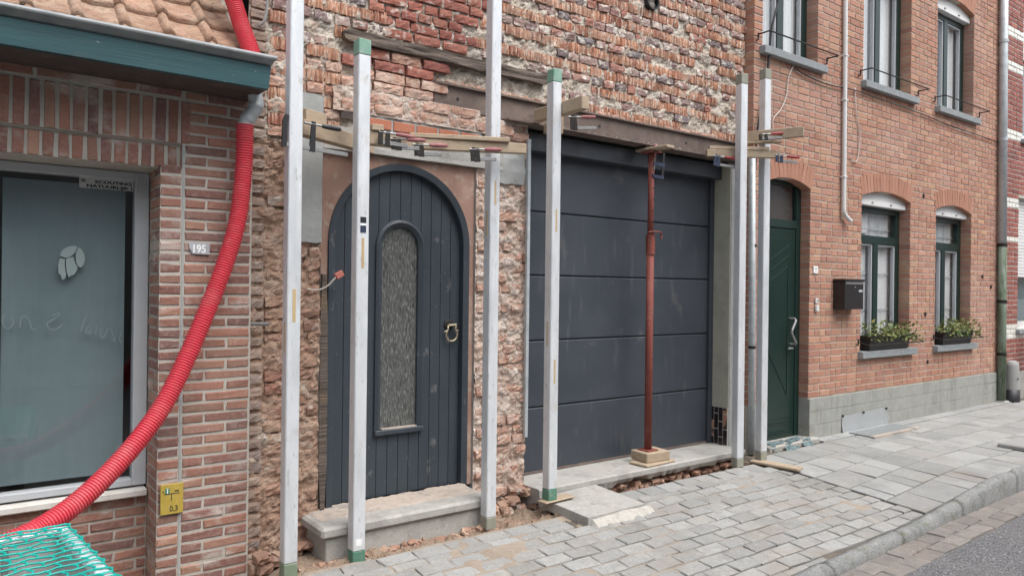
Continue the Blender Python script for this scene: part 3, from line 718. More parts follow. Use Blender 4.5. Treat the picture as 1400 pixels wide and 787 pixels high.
# roof with single tiles
RF = empty('roof'); RF.parent = LH; RF.location = Vector((.3, .5, 3))-LH.location
PT = R(42); ax = Vector((0, math.cos(PT), math.sin(PT))); nn = Vector((0, -math.sin(PT), math.cos(PT)))
def tile_variant(seed):
    rg = random.Random(seed); V = []; F = []; W_, L_ = .205, .31
    prof = [(0, .0), (.01, .024), (.028, .042), (.048, .032), (.064, .006), (.11, .0), (.16, .002), (.205, .008)]
    n = len(prof); m = 4
    for j in range(m+1):
        for (x, h) in prof:
            e = rg.uniform(-.004, .004) if j == 0 else 0
            V.append((x+rg.uniform(-.0015, .0015), L_*j/m + e, h + rg.uniform(-.001, .001) - .012*j/m))
    for j in range(m):
        for i in range(n-1): a = j*n+i; F.append((a, a+1, a+n+1, a+n))
    b0 = len(V)
    for i in range(n): V.append((V[i][0], V[i][1]+.003, V[i][2]-.03))
    for i in range(n-1): F.append((i, b0+i, b0+i+1, i+1))
    F.append((0, n, b0)); F.append((n-1, b0+n-1, 2*n-1))
    return V, F
tvar = [MB().add(*tile_variant(i)).mesh('roof_tile', M['roof_tile'], True) for i in range(6)]
base = Vector((0, -.16, 2.645))
rotm = Matrix((Vector((1, 0, 0)), ax, nn)).transposed()
eul = rotm.to_euler()
for r in range(9):
    for c in range(12):
        p = base + ax*(-.043+r*.23 + random.uniform(-.006, .006)) + Vector((1.2-.2*(c+1) + random.uniform(-.002, .002), 0, 0)) + nn*(.024 + random.uniform(0, .004))
        e2 = eul.copy(); e2.x -= R(3.2)
        link('roof_tile', random.choice(tvar), RF, p, (e2.x, e2.y, R(random.uniform(-.5, .5))))
ub = MB(); q0 = base + ax*-.02 - nn*.035; q1 = base + ax*2.5 - nn*.035
ub.add([(-1.3, q0.y, q0.z), (1.2, q0.y, q0.z), (1.2, q1.y, q1.z), (-1.3, q1.y, q1.z)], [(0, 1, 2, 3)])
ub.build('underlay', M['dark_soffit'], RF)
vg = MB()
V = []; F = []
for i in range(40):
    p = base + ax*(i*.05)
    for (dx, dn) in [(-.004, -.01), (-.004, .022), (.02, .024), (.078, .01), (.078, -.06)]:
        jj = .008*fbm(i*.7, dx*50, 2.0); V.append((1.2+dx+jj, p.y+nn.y*dn, p.z+nn.z*dn+jj))
for i in range(39):
    for k in range(4): F.append((i*5+k, i*5+k+1, (i+1)*5+k+1, (i+1)*5+k))
vg.add(V, F); vg.build('verge_mortar', M['rubble'], RF)

# ------------------------------------------------------------------ signs on the left house
HN = empty('house_number_sign', (.99, -.006, 1.735), label='chipped grey enamel house number 195 on the brick pier', cat='sign')
MB().prism([(.941, 1.763), (1.038, 1.762), (1.043, 1.758), (1.042, 1.709), (1.036, 1.704), (.958, 1.707), (.952, 1.722), (.943, 1.735)], -.008, -.003).build('plate', M['plate_grey'], HN)
text_mesh('digits', '195', .056, M['plate_white'], HN, (.953, -.0085, 1.714), 0, 'LEFT', .001, .86, .0014)
YS = empty('utility_marker_sign', (.872, -.012, .46), label='small yellow utility marker plate low on the brick pier', cat='sign')
MB().box(.818, .927, -.016, -.010, .382, .537, bev=.003).build('plate', M['yellow'], YS)
mk = MB(); mk.box(.835, .908, -.0175, -.016, .4855, .4885); mk.box(.8685, .8715, -.0175, -.016, .452, .4855); mk.box(.828, .833, -.0172, -.016, .494, .504); mk.box(.885, .905, -.0172, -.016, .4955, .5015); mk.build('line_mark', M['ink'], YS)
MB().box(.840, .861, -.0172, -.016, .489, .515).build('green_field', M['green_ink'], YS)
text_mesh('lettering', '1', .034, M['plate_white'], YS, (.844, -.0178, .491), 0, 'LEFT', .0005, .8, .001)
text_mesh('lettering', '0,3', .04, M['ink'], YS, (.861, -.017, .398), 0, 'LEFT', .0005, .85)

# ------------------------------------------------------------------ red corrugated hoses
def hose(name, pts, label, r=.045):
    P = resample(smooth_path(pts, 10), .0033)
    o = MB().tube(P, r, 20, cap=True, rfun=lambda i: r-.0062*(1 if i % 4 in (2, 3) else 0)).build(name, M['hose'], None, smooth=False)
    return tag(o, label, 'hose', 'red corrugated hoses')
hose('drain_hose', [(1.188, -.1, 2.385), (1.185, -.1, 2.159), (1.154, -.11, 1.888), (1.088, -.13, 1.658), (1.003, -.15, 1.434), (.893, -.19, 1.184), (.786, -.24, .984), (.666, -.3, .834), (.539, -.36, .712), (.406, -.43, .615), (.283, -.5, .559), (.182, -.55, .533), (-.1, -.6, .46), (-.5, -.6, .3), (-.9, -.58, .12)],
     'long red corrugated hose running from the zinc elbow down across the window')
hose('drain_hose', [(1.12, .2, 3.34), (1.155, .12, 3.181), (1.174, .07, 3.075), (1.191, .02, 2.965), (1.203, -.05, 2.86), (1.21, -.13, 2.755), (1.21, -.17, 2.68), (1.21, -.19, 2.60)],
     'short red corrugated hose hanging over the roof tiles into the gutter')

# ------------------------------------------------------------------ trailer with net
TA = R(6); TO = Vector((.326, -.768, .6))
TR = empty('cargo_trailer', (TO.x-.75, TO.y-.6, -.1), label='grey box trailer covered with a green net in front of the window', cat='trailer')
tx = Vector((math.cos(TA), math.sin(TA), 0)); ty = Vector((math.sin(TA), -math.cos(TA), 0))    # along back rim (towards right) / along right rim (towards camera)
TM = Matrix.Translation(TO) @ Matrix(((tx.x, ty.x, 0, 0), (tx.y, ty.y, 0, 0), (0, 0, 1, 0), (0, 0, 0, 1)))
LX, LY = 1.75, 1.12
def tb(name, bx, m, bev=.003):
    mb = MB()
    for b in bx: mb.box(*b, M=TM, bev=bev)
    return mb.build(name, m, TR)
tb('side_wall', [(-LX, 0, 0, .022, -.34, -.0)], M['trailer_grey'])
tb('side_wall', [(-LX, 0, LY-.022, LY, -.34, -.0)], M['trailer_grey'])
tb('tailboard', [(-.022, 0, .022, LY-.022, -.34, 0)], M['trailer_grey'])
tb('headboard', [(-LX, -LX+.022, .022, LY-.022, -.34, 0)], M['trailer_grey'])
tb('floor', [(-LX, 0, 0, LY, -.36, -.342)], M['trailer_grey'])
tb('rim', [(-LX, .012, -.014, .03, -.002, .018), (-LX, .012, LY-.03, LY+.014, -.002, .018), (-.03, .014, .03, LY-.03, -.002, .018), (-LX-.012, -LX+.03, .03, LY-.03, -.002, .018)], M['alu'])
for x in (.2, .5, .8, 1.1, 1.4): tb('wall_rib', [(-x, -x+.02, .0225, .034, -.33, -.01)], M['steel'])
tb('drawbar', [(-LX-.9, -LX, LY/2-.04, LY/2+.04, -.44, -.37)], M['steel'])
tb('chassis', [(-LX, 0, .2, .26, -.42, -.362), (-LX, 0, LY-.26, LY-.2, -.42, -.362)], M['steel'])
for sy in (-.12, LY+.12):
    c = TM @ Vector((-.8, sy, -.47)); axv = ty
    wh = MB(); n = 24
    V = []; F = []
    for (r, o) in [(.12, -.07), (.205, -.075), (.225, -.05), (.225, .05), (.205, .075), (.12, .07)]:
        for k in range(n):
            a = 2*math.pi*k/n; V.append(c + (tx*math.cos(a)+Vector((0, 0, 1))*math.sin(a))*r + axv*o)
    for q in range(5):
        for k in range(n): F.append((q*n+k, q*n+(k+1) % n, (q+1)*n+(k+1) % n, (q+1)*n+k))
    w_ = wh.add(V, F).build('wheel', M['rubber'], TR)
    V = []
    for o in (-.06, .06):
        for k in range(n):
            a = 2*math.pi*k/n; V.append(c + (tx*math.cos(a)+Vector((0, 0, 1))*math.sin(a))*.121 + axv*o)
    F = [(k, (k+1) % n, n+(k+1) % n, n+k) for k in range(n)] + [tuple(range(n)), tuple(reversed(range(n, 2*n)))]
    o_ = MB().add(V, F).build('rim_disc', M['steel'], None); o_.parent = w_; o_.location = o_.location - world_loc(w_)
# net
nt = MB()
def npnt(u, v):
    h = .026 - .02*math.sin(math.pi*min(max(-u/LX, 0), 1))*math.sin(math.pi*min(max(v/LY, 0), 1)) + .004*fbm(u*8, v*8, 0)
    if u > .02: h -= (u-.02)*1.6
    if v < -.02: h -= (-.02-v)*1.6
    uu = min(u, .026+.1*max(0, u-.026)); vv = max(v, -.026-.1*max(0, -.026-v))
    return TM @ Vector((uu, vv, h))
v = -.06
r = 0
while v < LY+.06:
    ou = lambda u: v + .008*math.sin(u*60+r)
    nt.tube([npnt(u, ou(u)) for u in np.arange(-LX-.04, .07, .03)], .0034, 5)
    for i in range(24):
        u = -LX + .078*i + (.039 if r % 2 else 0)
        if i % 1 == 0 and u < .07: nt.tube([npnt(u, v), npnt(u+.014, v+.024), npnt(u+.006, v+.048)], .0036, 5)
    v += .048; r += 1
nt.build('cover_net', M['net_green'], TR)
MB().tube([npnt(u, -.055) for u in np.arange(-LX, .03, .04)] + [npnt(.055, w) for w in np.arange(-.03, LY, .04)], .006, 6).build('net_rope', M['net_green'], TR)
# ------------------------------------------------------------------ middle house, outer leaf stripped
MH = empty('house_under_renovation', (3.4, .1, 0), label='stripped old brick house front with arched door and grey garage door', cat='house')
YF = .09
DX0, DX1, DZ1 = 1.69, 2.785, 2.355            # arched door opening in the wall
GX0, GX1, GZ1 = 3.22, 5.5, 2.70               # garage opening
shell('rear_walls', 1.27, 5.70, .45, 5.0, -.1, 6.0, M['room_dark'], MH)
holes = [(DX0, DX1, -.2, DZ1), (GX0, GX1, -.2, 2.86)]
rough_sheet(1.262, 5.708, 2.36, 4.6, .017, YF+.016, .02, 13, 0, holes).build('lime_mortar', M['rubble'], MH)
rough_sheet(1.262, DX0, -.1, 2.37, .012, YF+.006, .022, 12, 5).build('core_rubble', M['brown_rubble'], MH)
rough_sheet(DX1, GX0, -.1, 2.72, .012, YF+.012, .022, 13, 9).build('pier_rubble', M['pink_rubble'], MH)
rough_sheet(GX1, 5.708, -.1, 2.72, .02, YF+.02, .012, 13, 11).build('jamb_rubble', M['rubble'], MH)
# opening sides
rv = MB()
rv.quad((DX0, YF, -.1), (DX0, .45, -.1), (DX0, .45, DZ1), (DX0, YF, DZ1)); rv.quad((DX1, YF+.01, -.1), (DX1, .45, -.1), (DX1, .45, DZ1), (DX1, YF+.01, DZ1))
rv.quad((GX0, YF+.01, -.1), (GX0, .45, -.1), (GX0, .45, 2.72), (GX0, YF+.01, 2.72))
rv.quad((GX0, .1, 2.72), (GX1, .1, 2.72), (GX1, .45, 2.72), (GX0, .45, 2.72))
rv.build('opening_sides', M['cement'], MH)
# --- broken header courses and inner bricks of the upper wall
slv = Pieces([rough_variant(.104, .068, .05, 12, 2, .02, .004, i, True) for i in range(14)])
inn = Pieces([rough_variant(.1, .058, .05, 4, 3, .009, .005, 100+i) for i in range(10)] + [rough_variant(.19, .058, .05, 6, 3, .009, .005, 130+i) for i in range(6)])
red = Pieces([rough_variant(.1, .058, .05, 4, 3, .006, .004, 200+i) for i in range(8)] + [rough_variant(.2, .06, .05, 6, 3, .006, .004, 230+i) for i in range(6)])
pnk = Pieces([rough_variant(.1, .06, .05, 4, 3, .009, .004, 300+i) for i in range(8)] + [rough_variant(.2, .062, .05, 6, 3, .009, .004, 330+i) for i in range(8)])
brn = Pieces([rough_variant(.1, .062, .05, 4, 3, .012, .004, 400+i) for i in range(10)] + [rough_variant(.2, .062, .05, 6, 3, .012, .004, 430+i) for i in range(6)])
tth = Pieces([rough_variant(.09, .05, .05, 4, 3, .006, .003, 500+i) for i in range(8)])
rows = 24; z = 2.915
rr = random.Random(3)
def in_red(x, z): return 2.08+.12*math.sin(z*9) < x < 2.86+.12*math.sin(z*7+1) and z > 3.09
for k in range(rows):
    zc = z + .0715*k
    sl_row = (k % 2 == 0)
    x = 1.37 + rr.uniform(0, .05)
    while x < 5.66:
        if in_red(x, zc): x += .05; continue
        if 3.0 < zc < 3.09 and 1.8 < x < 3.38: x += .05; continue      # timber lintel
        if zc < 3.0 and 1.72 < x < 3.36: x += .05; continue
        if (x-4.457)**2+(zc-3.87)**2 < .0075: x += .05; continue
        gap = fbm(x*2.2, k*.9, 5.5)
        if sl_row:
            w = .104*rr.uniform(.9, 1.08)
            if gap > -.42:
                slv.add((x+w/2, YF-.012+rr.uniform(-.006, .008), zc+rr.uniform(-.003, .003)), (w/.106, 1, rr.uniform(.92, 1.08)), (0, R(rr.uniform(-1.2, 1.2)), R(rr.uniform(-2, 2))))
            x += w-.001
        else:
            w = rr.choice([.1, .1, .1, .12, .19])
            if gap > -.3 and rr.random() < .88:
                kk = rr.randrange(10) if w < .15 else 10+rr.randrange(6)
                inn.add((x+w/2, YF-.008+rr.uniform(-.006, .012), zc+rr.uniform(-.004, .004)), (w/(.1 if w < .15 else .19)*rr.uniform(.85, 1.02), 1, rr.uniform(.8, 1.08)), (0, R(rr.uniform(-4, 4)), R(rr.uniform(-3, 3))), kk)
            x += w+.012
# whole red bricks patch
for k in range(12):
    zc = 3.125+.068*k; x = 1.98 + (.06 if k % 2 else 0)
    while x < 3.05:
        w = rr.choice([.095, .11, .2, .1])
        if in_red(x+w/2, zc):
            kk = rr.randrange(8) if w < .15 else 8+rr.randrange(6)
            red.add((x+w/2, YF-.004+rr.uniform(-.006, .006), zc+rr.uniform(-.003, .003)), (w/(.1 if w < .15 else .2)*.96, 1, rr.uniform(.88, 1.0)), (0, R(rr.uniform(-2, 2)), R(rr.uniform(-2, 2))), kk)
        x += w+.01
# bricks below the old timber lintel, above the door
for k in range(6):
    zc = 2.635+.067*k; x = 1.80+(.11 if k % 2 else 0)
    while x < 3.14:
        w = rr.choice([.2, .2, .1, .21])
        xe = 2.95 if zc < 2.66 else (2.72 if zc < 2.73 else 2.42)
        if x+w/2 > xe+.12: break
        if x+w < 3.2:
            kk = rr.randrange(8) if w < .15 else 8+rr.randrange(8)
            (red if (k >= 4 and rr.random() < .7) else pnk).add((x+w/2, YF-.022+rr.uniform(-.008, .006), zc), (w/(.1 if w < .15 else .2)*.98, 1, rr.uniform(.93, 1.03)), (0, R(rr.uniform(-1.5, 1.5)), R(rr.uniform(-2, 2))), kk if not (k >= 4) else (kk if kk < 8 else 8+(kk % 6)))
        x += w+.01
# left of the door, above the cement patch
for k in range(12):
    zc = 2.42+.0705*k
    for (a, b) in [(1.37, 1.55 if zc < 2.68 else 1.78), (1.70, 1.78 if zc < 2.66 else 1.72)]:
        x = a
        while x < b-.05:
            w = .104
            if zc > 2.9: break
            if k % 2: slv.add((x+w/2, YF-.01+rr.uniform(-.004, .008), zc), (.98, 1, 1), (0, R(rr.uniform(-1, 1)), R(rr.uniform(-2, 2))))
            else: pnk.add((x+w/2, YF-.004+rr.uniform(-.004, .008), zc), (.98, 1, .95), (0, R(rr.uniform(-2, 2)), R(rr.uniform(-2, 2))), rr.randrange(8))
            x += w+.008
# white rubble course between beam and wall
for k in range(46):
    x = 2.5+k*.068
    if x > 5.6: break
    pnk.add((x, YF-.0+rr.uniform(-.006, .01), 2.888+rr.uniform(-.006, .008)), (rr.uniform(.6, .9), 1, rr.uniform(.4, .8)), (0, R(rr.uniform(-8, 8)), R(rr.uniform(-5, 5))), rr.randrange(8))
# pier between the two doors
for k in range(37):
    zc = .14+.0705*k
    x = DX1+.012 + (.05 if k % 2 else 0)
    while x < GX0-.03:
        w = min(rr.choice([.1, .1, .2, .12, .08]), GX0-x)
        if rr.random() < .72:
            kk = rr.randrange(8) if w < .15 else 8+rr.randrange(8)
            pnk.add((x+w/2, YF-.004+rr.uniform(-.012, .016), zc), (w/(.1 if w < .15 else .2)*rr.uniform(.9, .99), 1.2, rr.uniform(.8, 1.02)), (0, R(rr.uniform(-4, 4)), R(rr.uniform(-7, 7))), kk)
        x += w+.01
# rough wall left of the door
for k in range(33):
    zc = .05+.0705*k
    x = 1.365
    while x < DX0-.05:
        if 1.79 < zc < 2.36 and x > 1.52: break
        w = rr.choice([.1, .1, .19, .13])
        if x+w > DX0: w = DX0-x-.005
        if w > .05 and rr.random() < .68:
            kk = rr.randrange(10) if w < .15 else 10+rr.randrange(6)
            brn.add((x+w/2, YF-.006+rr.uniform(-.012, .01), zc), (w/(.1 if w < .15 else .2)*rr.uniform(.9, .99), 1.2, rr.uniform(.8, 1.0)), (0, R(rr.uniform(-4, 4)), R(rr.uniform(-6, 6))), kk)
        x += w+.012
    for off in (0,):
        tth.add((1.312, YF-.012+rr.uniform(-.004, .004), zc-.012), (rr.uniform(.85, 1.0), 1, rr.uniform(.9, 1.05)), (0, R(rr.uniform(-2, 2)), R(rr.uniform(-4, 4))))
for k in range(20):
    zc = 2.39+.06*k
    tth.add((1.312, YF-.012+rr.uniform(-.004, .004), zc), (rr.uniform(.85, 1.0), 1, rr.uniform(.9, 1.05)), (0, R(rr.uniform(-2, 2)), R(rr.uniform(-4, 4))))
slv.build('broken_brick', M['sliver'], MH, 300)
inn.build('inner_brick', M['inner_brick'], MH, 300)
red.build('red_brick', M['red_brick'], MH, 300)
pnk.build('chipped_brick', M['pink_brick'], MH, 300)
brn.build('rough_brick', M['brown_brick'], MH, 300)
tth.build('toothing_brick', M['tooth_brick'], MH, 300)
# timber lintel, cement patch, concrete lintel, new bricks
def bumpy_bar(name, x0, x1, y0, y1, z0, z1, m, amp, step=.03, ny=3, nz=5, dz=0.0):
    V = []; F = []; n = int((x1-x0)/step)
    prof = [(y0, z0+(z1-z0)*i/nz) for i in range(nz+1)] + [(y0+(y1-y0)*i/ny, z1) for i in range(1, ny+1)] + [(y1, z0)] + [(y1-(y1-y0)*i/ny, z0) for i in range(1, ny)]
    mN = len(prof)
    for i in range(n+1):
        X = x0+(x1-x0)*i/n; tap = (.6 if 'wood' in m.name else .98) if i in (0, n) else 1
        for (y, zz) in prof:
            cz = (z0+z1)/2
            V.append((X+amp*.5*fbm(y*30, zz*30, i), y-amp*fbm(X*4, y*20, zz*25), cz+(zz-cz)*tap+amp*fbm(X*5, y*14, zz*16+4)+dz*(i/n)))
    for i in range(n):
        for q in range(mN): F.append((i*mN+q, i*mN+(q+1) % mN, (i+1)*mN+(q+1) % mN, (i+1)*mN+q))
    F += [tuple(range(mN)), tuple(reversed(range(n*mN, (n+1)*mN)))]
    return MB().add(V, F).build(name, m, MH)
bumpy_bar('timber_lintel', 1.81, 3.37, YF-.035, YF+.08, 3.005, 3.075, M['old_wood'], .012)
bumpy_bar('door_lintel', 1.66, 2.99, YF-.012, YF+.1, 2.357, 2.495, M['concrete'], .004)
bumpy_bar('cement_patch', 1.535, 1.688, YF-.018, YF+.05, 1.80, 2.66, M['cement'], .008)
bumpy_bar('cement_patch', 2.93, 3.19, YF-.006, YF+.05, 2.27, 2.49, M['cement'], .014, step=.015)
for i in range(5):
    cbox('new_brick', 1.985+i*.165, 1.985+i*.165+.15, YF-.012, YF+.06, 2.515, 2.575, M['new_brick'], MH, .004)
cbox('mortar_bed', 1.97, 2.82, YF-.004, YF+.05, 2.497, 2.60, M['cement'], MH, .003)
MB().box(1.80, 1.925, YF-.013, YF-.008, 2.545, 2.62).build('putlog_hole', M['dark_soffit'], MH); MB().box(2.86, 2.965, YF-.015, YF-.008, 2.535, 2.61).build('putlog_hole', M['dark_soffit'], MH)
# vent pipe high up
V = []; F = []; n = 20
for (r, y) in [(.07, YF-.03), (.07, YF+.09), (.058, YF+.09), (.058, YF-.03)]:
    for k in range(n): V.append((4.457+r*math.cos(2*math.pi*k/n), y, 3.875+r*math.sin(2*math.pi*k/n)))
for q in range(4):
    for k in range(n): F.append((q*n+k, q*n+(k+1) % n, ((q+1) % 4)*n+(k+1) % n, ((q+1) % 4)*n+k))
F.append(tuple(range(n, 2*n)))
MB().add(V, F).build('vent_pipe', M['black_plastic'], MH)
# steel beam (I-section)
bm_ = MB(); bm_.box(2.44, 5.60, .085, .1, 2.715, 2.865); bm_.box(3.0, 5.61, .03, .165, 2.703, 2.715); bm_.box(2.43, 5.61, .06, .165, 2.865, 2.877)
bm_.build('steel_beam', M['rust_steel'], MH)
for x in (2.62, 3.9, 4.9): MB().tube([(x, .0845, 2.79), (x, .0825, 2.79)], .012, 10).build('bolt_hole', M['black_plastic'], MH)
# plaster crumbs on the flange
cr = MB()
for i in range(90):
    x = 3.3+2.2*random.random(); s = random.uniform(.004, .014)
    v_, f_ = rough_variant(.1, .08, 1, 2, 2, .3, .2, i)
    cr.add([(a*s/.1+x, b*s+.034+random.uniform(0, .03), c*s/.08+2.717+s*.3) for a, b, c in v_], f_)
cr.build('plaster_crumbs', M['pale_plaster'], MH)['kind'] = 'stuff'
# mortar smear at the left end of the beam
rough_sheet(1.75, 3.06, 2.59, 2.74, .012, YF-.012, .01, 16, 3, [(2.8, 3.1, 2.7, 2.8)]).build('mortar_smear', M['pink_rubble'], MH)

# --- arched door
CX, RD, SP, ZB = 2.243, .497, 1.825, .226
AD = empty('arched_door'); AD.parent = MH; AD.location = Vector((CX, .16, ZB))-MH.location
def arc(r, a0=0, a1=180, n=32): return [(CX+r*math.cos(R(a0+(a1-a0)*i/n)), SP+r*math.sin(R(a0+(a1-a0)*i/n))) for i in range(n+1)]
# surround board with arched cut-out
ar = arc(RD)
V = []; F = []
outer = []
for (x, zz) in ar:
    dx, dz = x-CX, zz-SP
    t = min((DX1-CX-.001)/max(abs(dx), 1e-6) if dx > 0 else (CX-DX0-.001)/max(abs(dx), 1e-6), (DZ1-SP-.002)/max(dz, 1e-6))
    outer.append((CX+dx*t, SP+dz*t))
ys = (.118, .17)
for y in ys:
    for p in ar: V.append((p[0], y, p[1]))
    for p in outer: V.append((p[0], y, p[1]))
n = len(ar)
for i in range(n-1): F.append((i, i+1, n+i+1, n+i)); F.append((i, i+1, 2*n+i+1, 2*n+i))
sb = MB().add(V, F)
sb.box(DX0+.001, CX-RD-.002, .1185, .17, ZB, SP-.0005); sb.box(CX+RD+.002, DX1-.001, .1185, .17, ZB, SP-.0005)
# corners of the rectangle beyond the ray points
for sx in (-1, 1):
    X = DX1-.001 if sx > 0 else DX0+.001
    pts = [o for o in outer if (o[0]-CX)*sx > 0]
    top = min(pts, key=lambda o: abs(o[0]-CX) if o[1] > DZ1-.003 else 9) if 0 else None
    a = max([o for o in pts if o[1] > DZ1-.004], key=lambda o: abs(o[0]-CX)); b = max([o for o in pts if abs(o[0]-X) < .003], key=lambda o: o[1])
    sb.add([(a[0], .118, a[1]), (X, .118, DZ1-.002), (b[0], .118, b[1])], [(0, 1, 2)])
sb.build('surround', M['plaster_pink'], AD)
# arched frame
V = []; F = []
path_o = [(CX+RD, ZB)] + arc(RD) + [(CX-RD, ZB)]; path_i = [(CX+RD-.042, ZB)] + arc(RD-.042) + [(CX-RD+.042, ZB)]
n = len(path_o)
for (P, y) in ((path_o, .17), (path_o, .104), (path_i, .112), (path_i, .2)):
    for p in P: V.append((p[0], y, p[1]))
for q in range(3):
    for i in range(n-1): F.append((q*n+i, q*n+i+1, (q+1)*n+i+1, (q+1)*n+i))
MB().add(V, F).build('frame', M['door_blue'], AD)
MB().prism(arc(RD-.03)+[(CX-RD+.03, ZB), (CX+RD-.03, ZB)], .178, .19).build('door_leaf', M['garage_dark'], AD)
# boards
gx0, gx1, gzb, gsp = CX-.165, CX+.165, .665, 1.80      # light opening
nb = 12; ri = RD-.044
for i in range(nb):
    a = CX-ri+2*ri*i/nb+.002; b = CX-ri+2*ri*(i+1)/nb-.002
    xs = [a+(b-a)*t/4 for t in range(5)]
    top = [(x, SP+math.sqrt(max(ri*ri-(x-CX)**2, 0))-.001) for x in xs]
    if gx0-.02 < (a+b)/2 < gx1+.02:
        rg_ = .15
        lowc = [(x, gsp+math.sqrt(max(rg_*rg_-(x-CX)**2, 0))) for x in xs]
        MB().prism(lowc+top[::-1], .153, .176).build('board', M['door_blue'], AD)
        MB().prism([(a, ZB+.012), (b, ZB+.012), (b, gzb-.03), (a, gzb-.03)], .153, .176).build('board', M['door_blue'], AD)
    else:
        MB().prism([(a, ZB+.012), (b, ZB+.012)]+top[::-1], .153, .176).build('board', M['door_blue'], AD)
# light with arched moulding
LT = empty('door_light'); LT.parent = AD; LT.location = Vector((CX, .15, 1.3))-world_loc(AD)
def gpath(r): return [(CX+r, gzb-.02)] + [(CX+r*math.cos(R(180*i/20)), gsp+r*math.sin(R(180*i/20))) for i in range(21)] + [(CX-r, gzb-.02)]
V = []; F = []; po, pi_ = gpath(.172), gpath(.130); n = len(po)
for (P, y) in ((po, .155), (po, .138), (gpath(.155), .128), (pi_, .146), (pi_, .175)):
    for p in P: V.append((p[0], y, p[1]))
for q in range(4):
    for i in range(n-1): F.append((q*n+i, q*n+i+1, (q+1)*n+i+1, (q+1)*n+i))
MB().add(V, F).build('moulding', M['door_blue'], LT)
MB().prism(gpath(.133), .166, .17).build('pane', M['textured_glass'], LT)
cbox('ledge', CX-.174, CX+.174, .122, .175, gzb-.045, gzb-.012, M['door_blue'], LT, .005)
bumpy_bar('ledge_dust', CX-.125, CX+.125, .128, .16, gzb-.0125, gzb-.004, M['dust'], .003)
# ring knocker
KN = empty('knocker'); KN.parent = AD; KN.location = Vector((2.622, .14, 1.25))-world_loc(AD)
kx, kz = 2.622, 1.235
V = []; F = []; n = 18
for (r, y) in [(.036, .153), (.036, .148), (.026, .143), (.0, .141)]:
    for k in range(n): V.append((kx-.012+r*math.cos(2*math.pi*k/n), y, 1.3+r*math.sin(2*math.pi*k/n)))
for q in range(3):
    for k in range(n): F.append((q*n+k, q*n+(k+1) % n, (q+1)*n+(k+1) % n, (q+1)*n+k))
MB().add(V, F).build('rosette', M['iron'], KN)
MB().tube([(kx-.028, .125, 1.298), (kx+.032, .125, 1.301)], .0085, 8).build('hinge_bar', M['brass'], KN)
ring = [(kx+.043*math.cos(R(a)), .128, kz-.0+.043*math.sin(R(a))) for a in range(-230, 51, 14)]
MB().tube([(kx-.03, .126, 1.297)]+ring+[(kx+.03, .126, 1.3)], .0065, 8).build('ring', M['brass'], KN, smooth=True)
sp_ = MB(); sp_.tube([(kx-.036, .128, 1.262), (kx-.06, .126, 1.256)], [.006, .002], 6); sp_.tube([(kx+.036, .128, 1.264), (kx+.056, .126, 1.262)], [.006, .002], 6); sp_.build('spur', M['brass'], KN)
# old timber post between wall and surround, left
bumpy_bar('old_door_post', DX0+.002, DX0+.05, .088, .125, ZB, 1.62, M['old_wood'], .006, step=.012)
# --- step in front of the arched door
DS = empty('door_step'); DS.parent = MH; DS.location = Vector((2.15, -.05, .1))-MH.location
MB().box(1.592, 2.74, -.215, .18, .160, .224, bev=.014).build('tread', M['concrete'], DS)
MB().box(1.625, 2.735, -.19, .16, -.02, .1595, bev=.006).build('riser', M['concrete'], DS)
dp = rough_sheet(0, 1, 0, 1, .05, 0, .2)
V = []; F = []; nx_, ny_ = 60, 14
for j in range(ny_+1):
    for i in range(nx_+1):
        x = 1.63+1.09*i/nx_; y = .13-.22*j/ny_
        h = .2252 + max(0, .012*(1-j/ny_)+.008*fbm(x*9, y*9, 2)+.005*fbm(x*40, y*40, 1)) - (.006 if (j == ny_ or i in (0, nx_)) else 0)
        V.append((x, y, h))
for j in range(ny_):
    for i in range(nx_): a = j*(nx_+1)+i; F.append((a, a+1, a+nx_+2, a+nx_+1))
MB().add(V, F).build('rubble_dust', M['dust'], DS)
# rubble at wall foot under the step and pier
for i in range(120):
    pass
# --- garage door
GD = empty('garage_door'); GD.parent = MH; GD.location = Vector((4.36, .27, .17))-MH.location
gz = [.172, .661, 1.159, 1.646, 2.122, 2.59]
for i in range(5):
    MB().box(3.235, 5.44, .27, .31, gz[i]+.005, gz[i+1]-.005, bev=.006).build('panel', M['garage_blue'], GD)
MB().box(3.23, 5.45, .284, .305, .172, 2.6).build('panel_core', M['garage_dark'], GD)
MB().box(3.23, 5.498, .17, .31, 2.55, 2.682, bev=.006).build('header', M['garage_blue'], GD)
MB().box(5.442, 5.497, .245, .31, .172, 2.549, bev=.004).build('side_frame', M['garage_blue'], GD)
MB().box(3.24, 5.44, .262, .29, .170, .186).build('bottom_seal', M['rust_steel'], GD)
MB().box(3.196, 3.222, .06, .085, .50, 2.60, bev=.002).build('corner_profile', M['zinc'], MH)
# right reveal: olive plaster above dark glazed tiles
JR = empty('garage_reveal'); JR.parent = MH; JR.location = Vector((5.5, .17, 1.2))-MH.location
MB().box(5.492, 5.502, .072, .27, .505, 2.68, bev=.002).build('plaster', M['jamb_olive'], JR)
MB().box(5.4935, 5.502, .074, .27, .12, .505).build('tile_grout', M['white_joint'], JR)
for c in range(4):
    zz = .17 - (.07 if c % 2 else .0)
    y0_ = .078+c*.048
    for q in range(4):
        a, b = max(zz, .165), min(zz+.135, .503)
        if b-a > .02: MB().box(5.488, 5.4995, y0_+.003, y0_+.0445, a+.003, b-.003, bev=.0015).build('dark_tile', M['broken_tile'] if (c == 0 and q in (1, 2)) or (c == 3 and q == 1) else M['dark_tile'], JR)
        zz += .138
cbox('jamb_render', 5.503, 5.70, .066, .12, .1, 2.66, M['cement'], MH, .003)
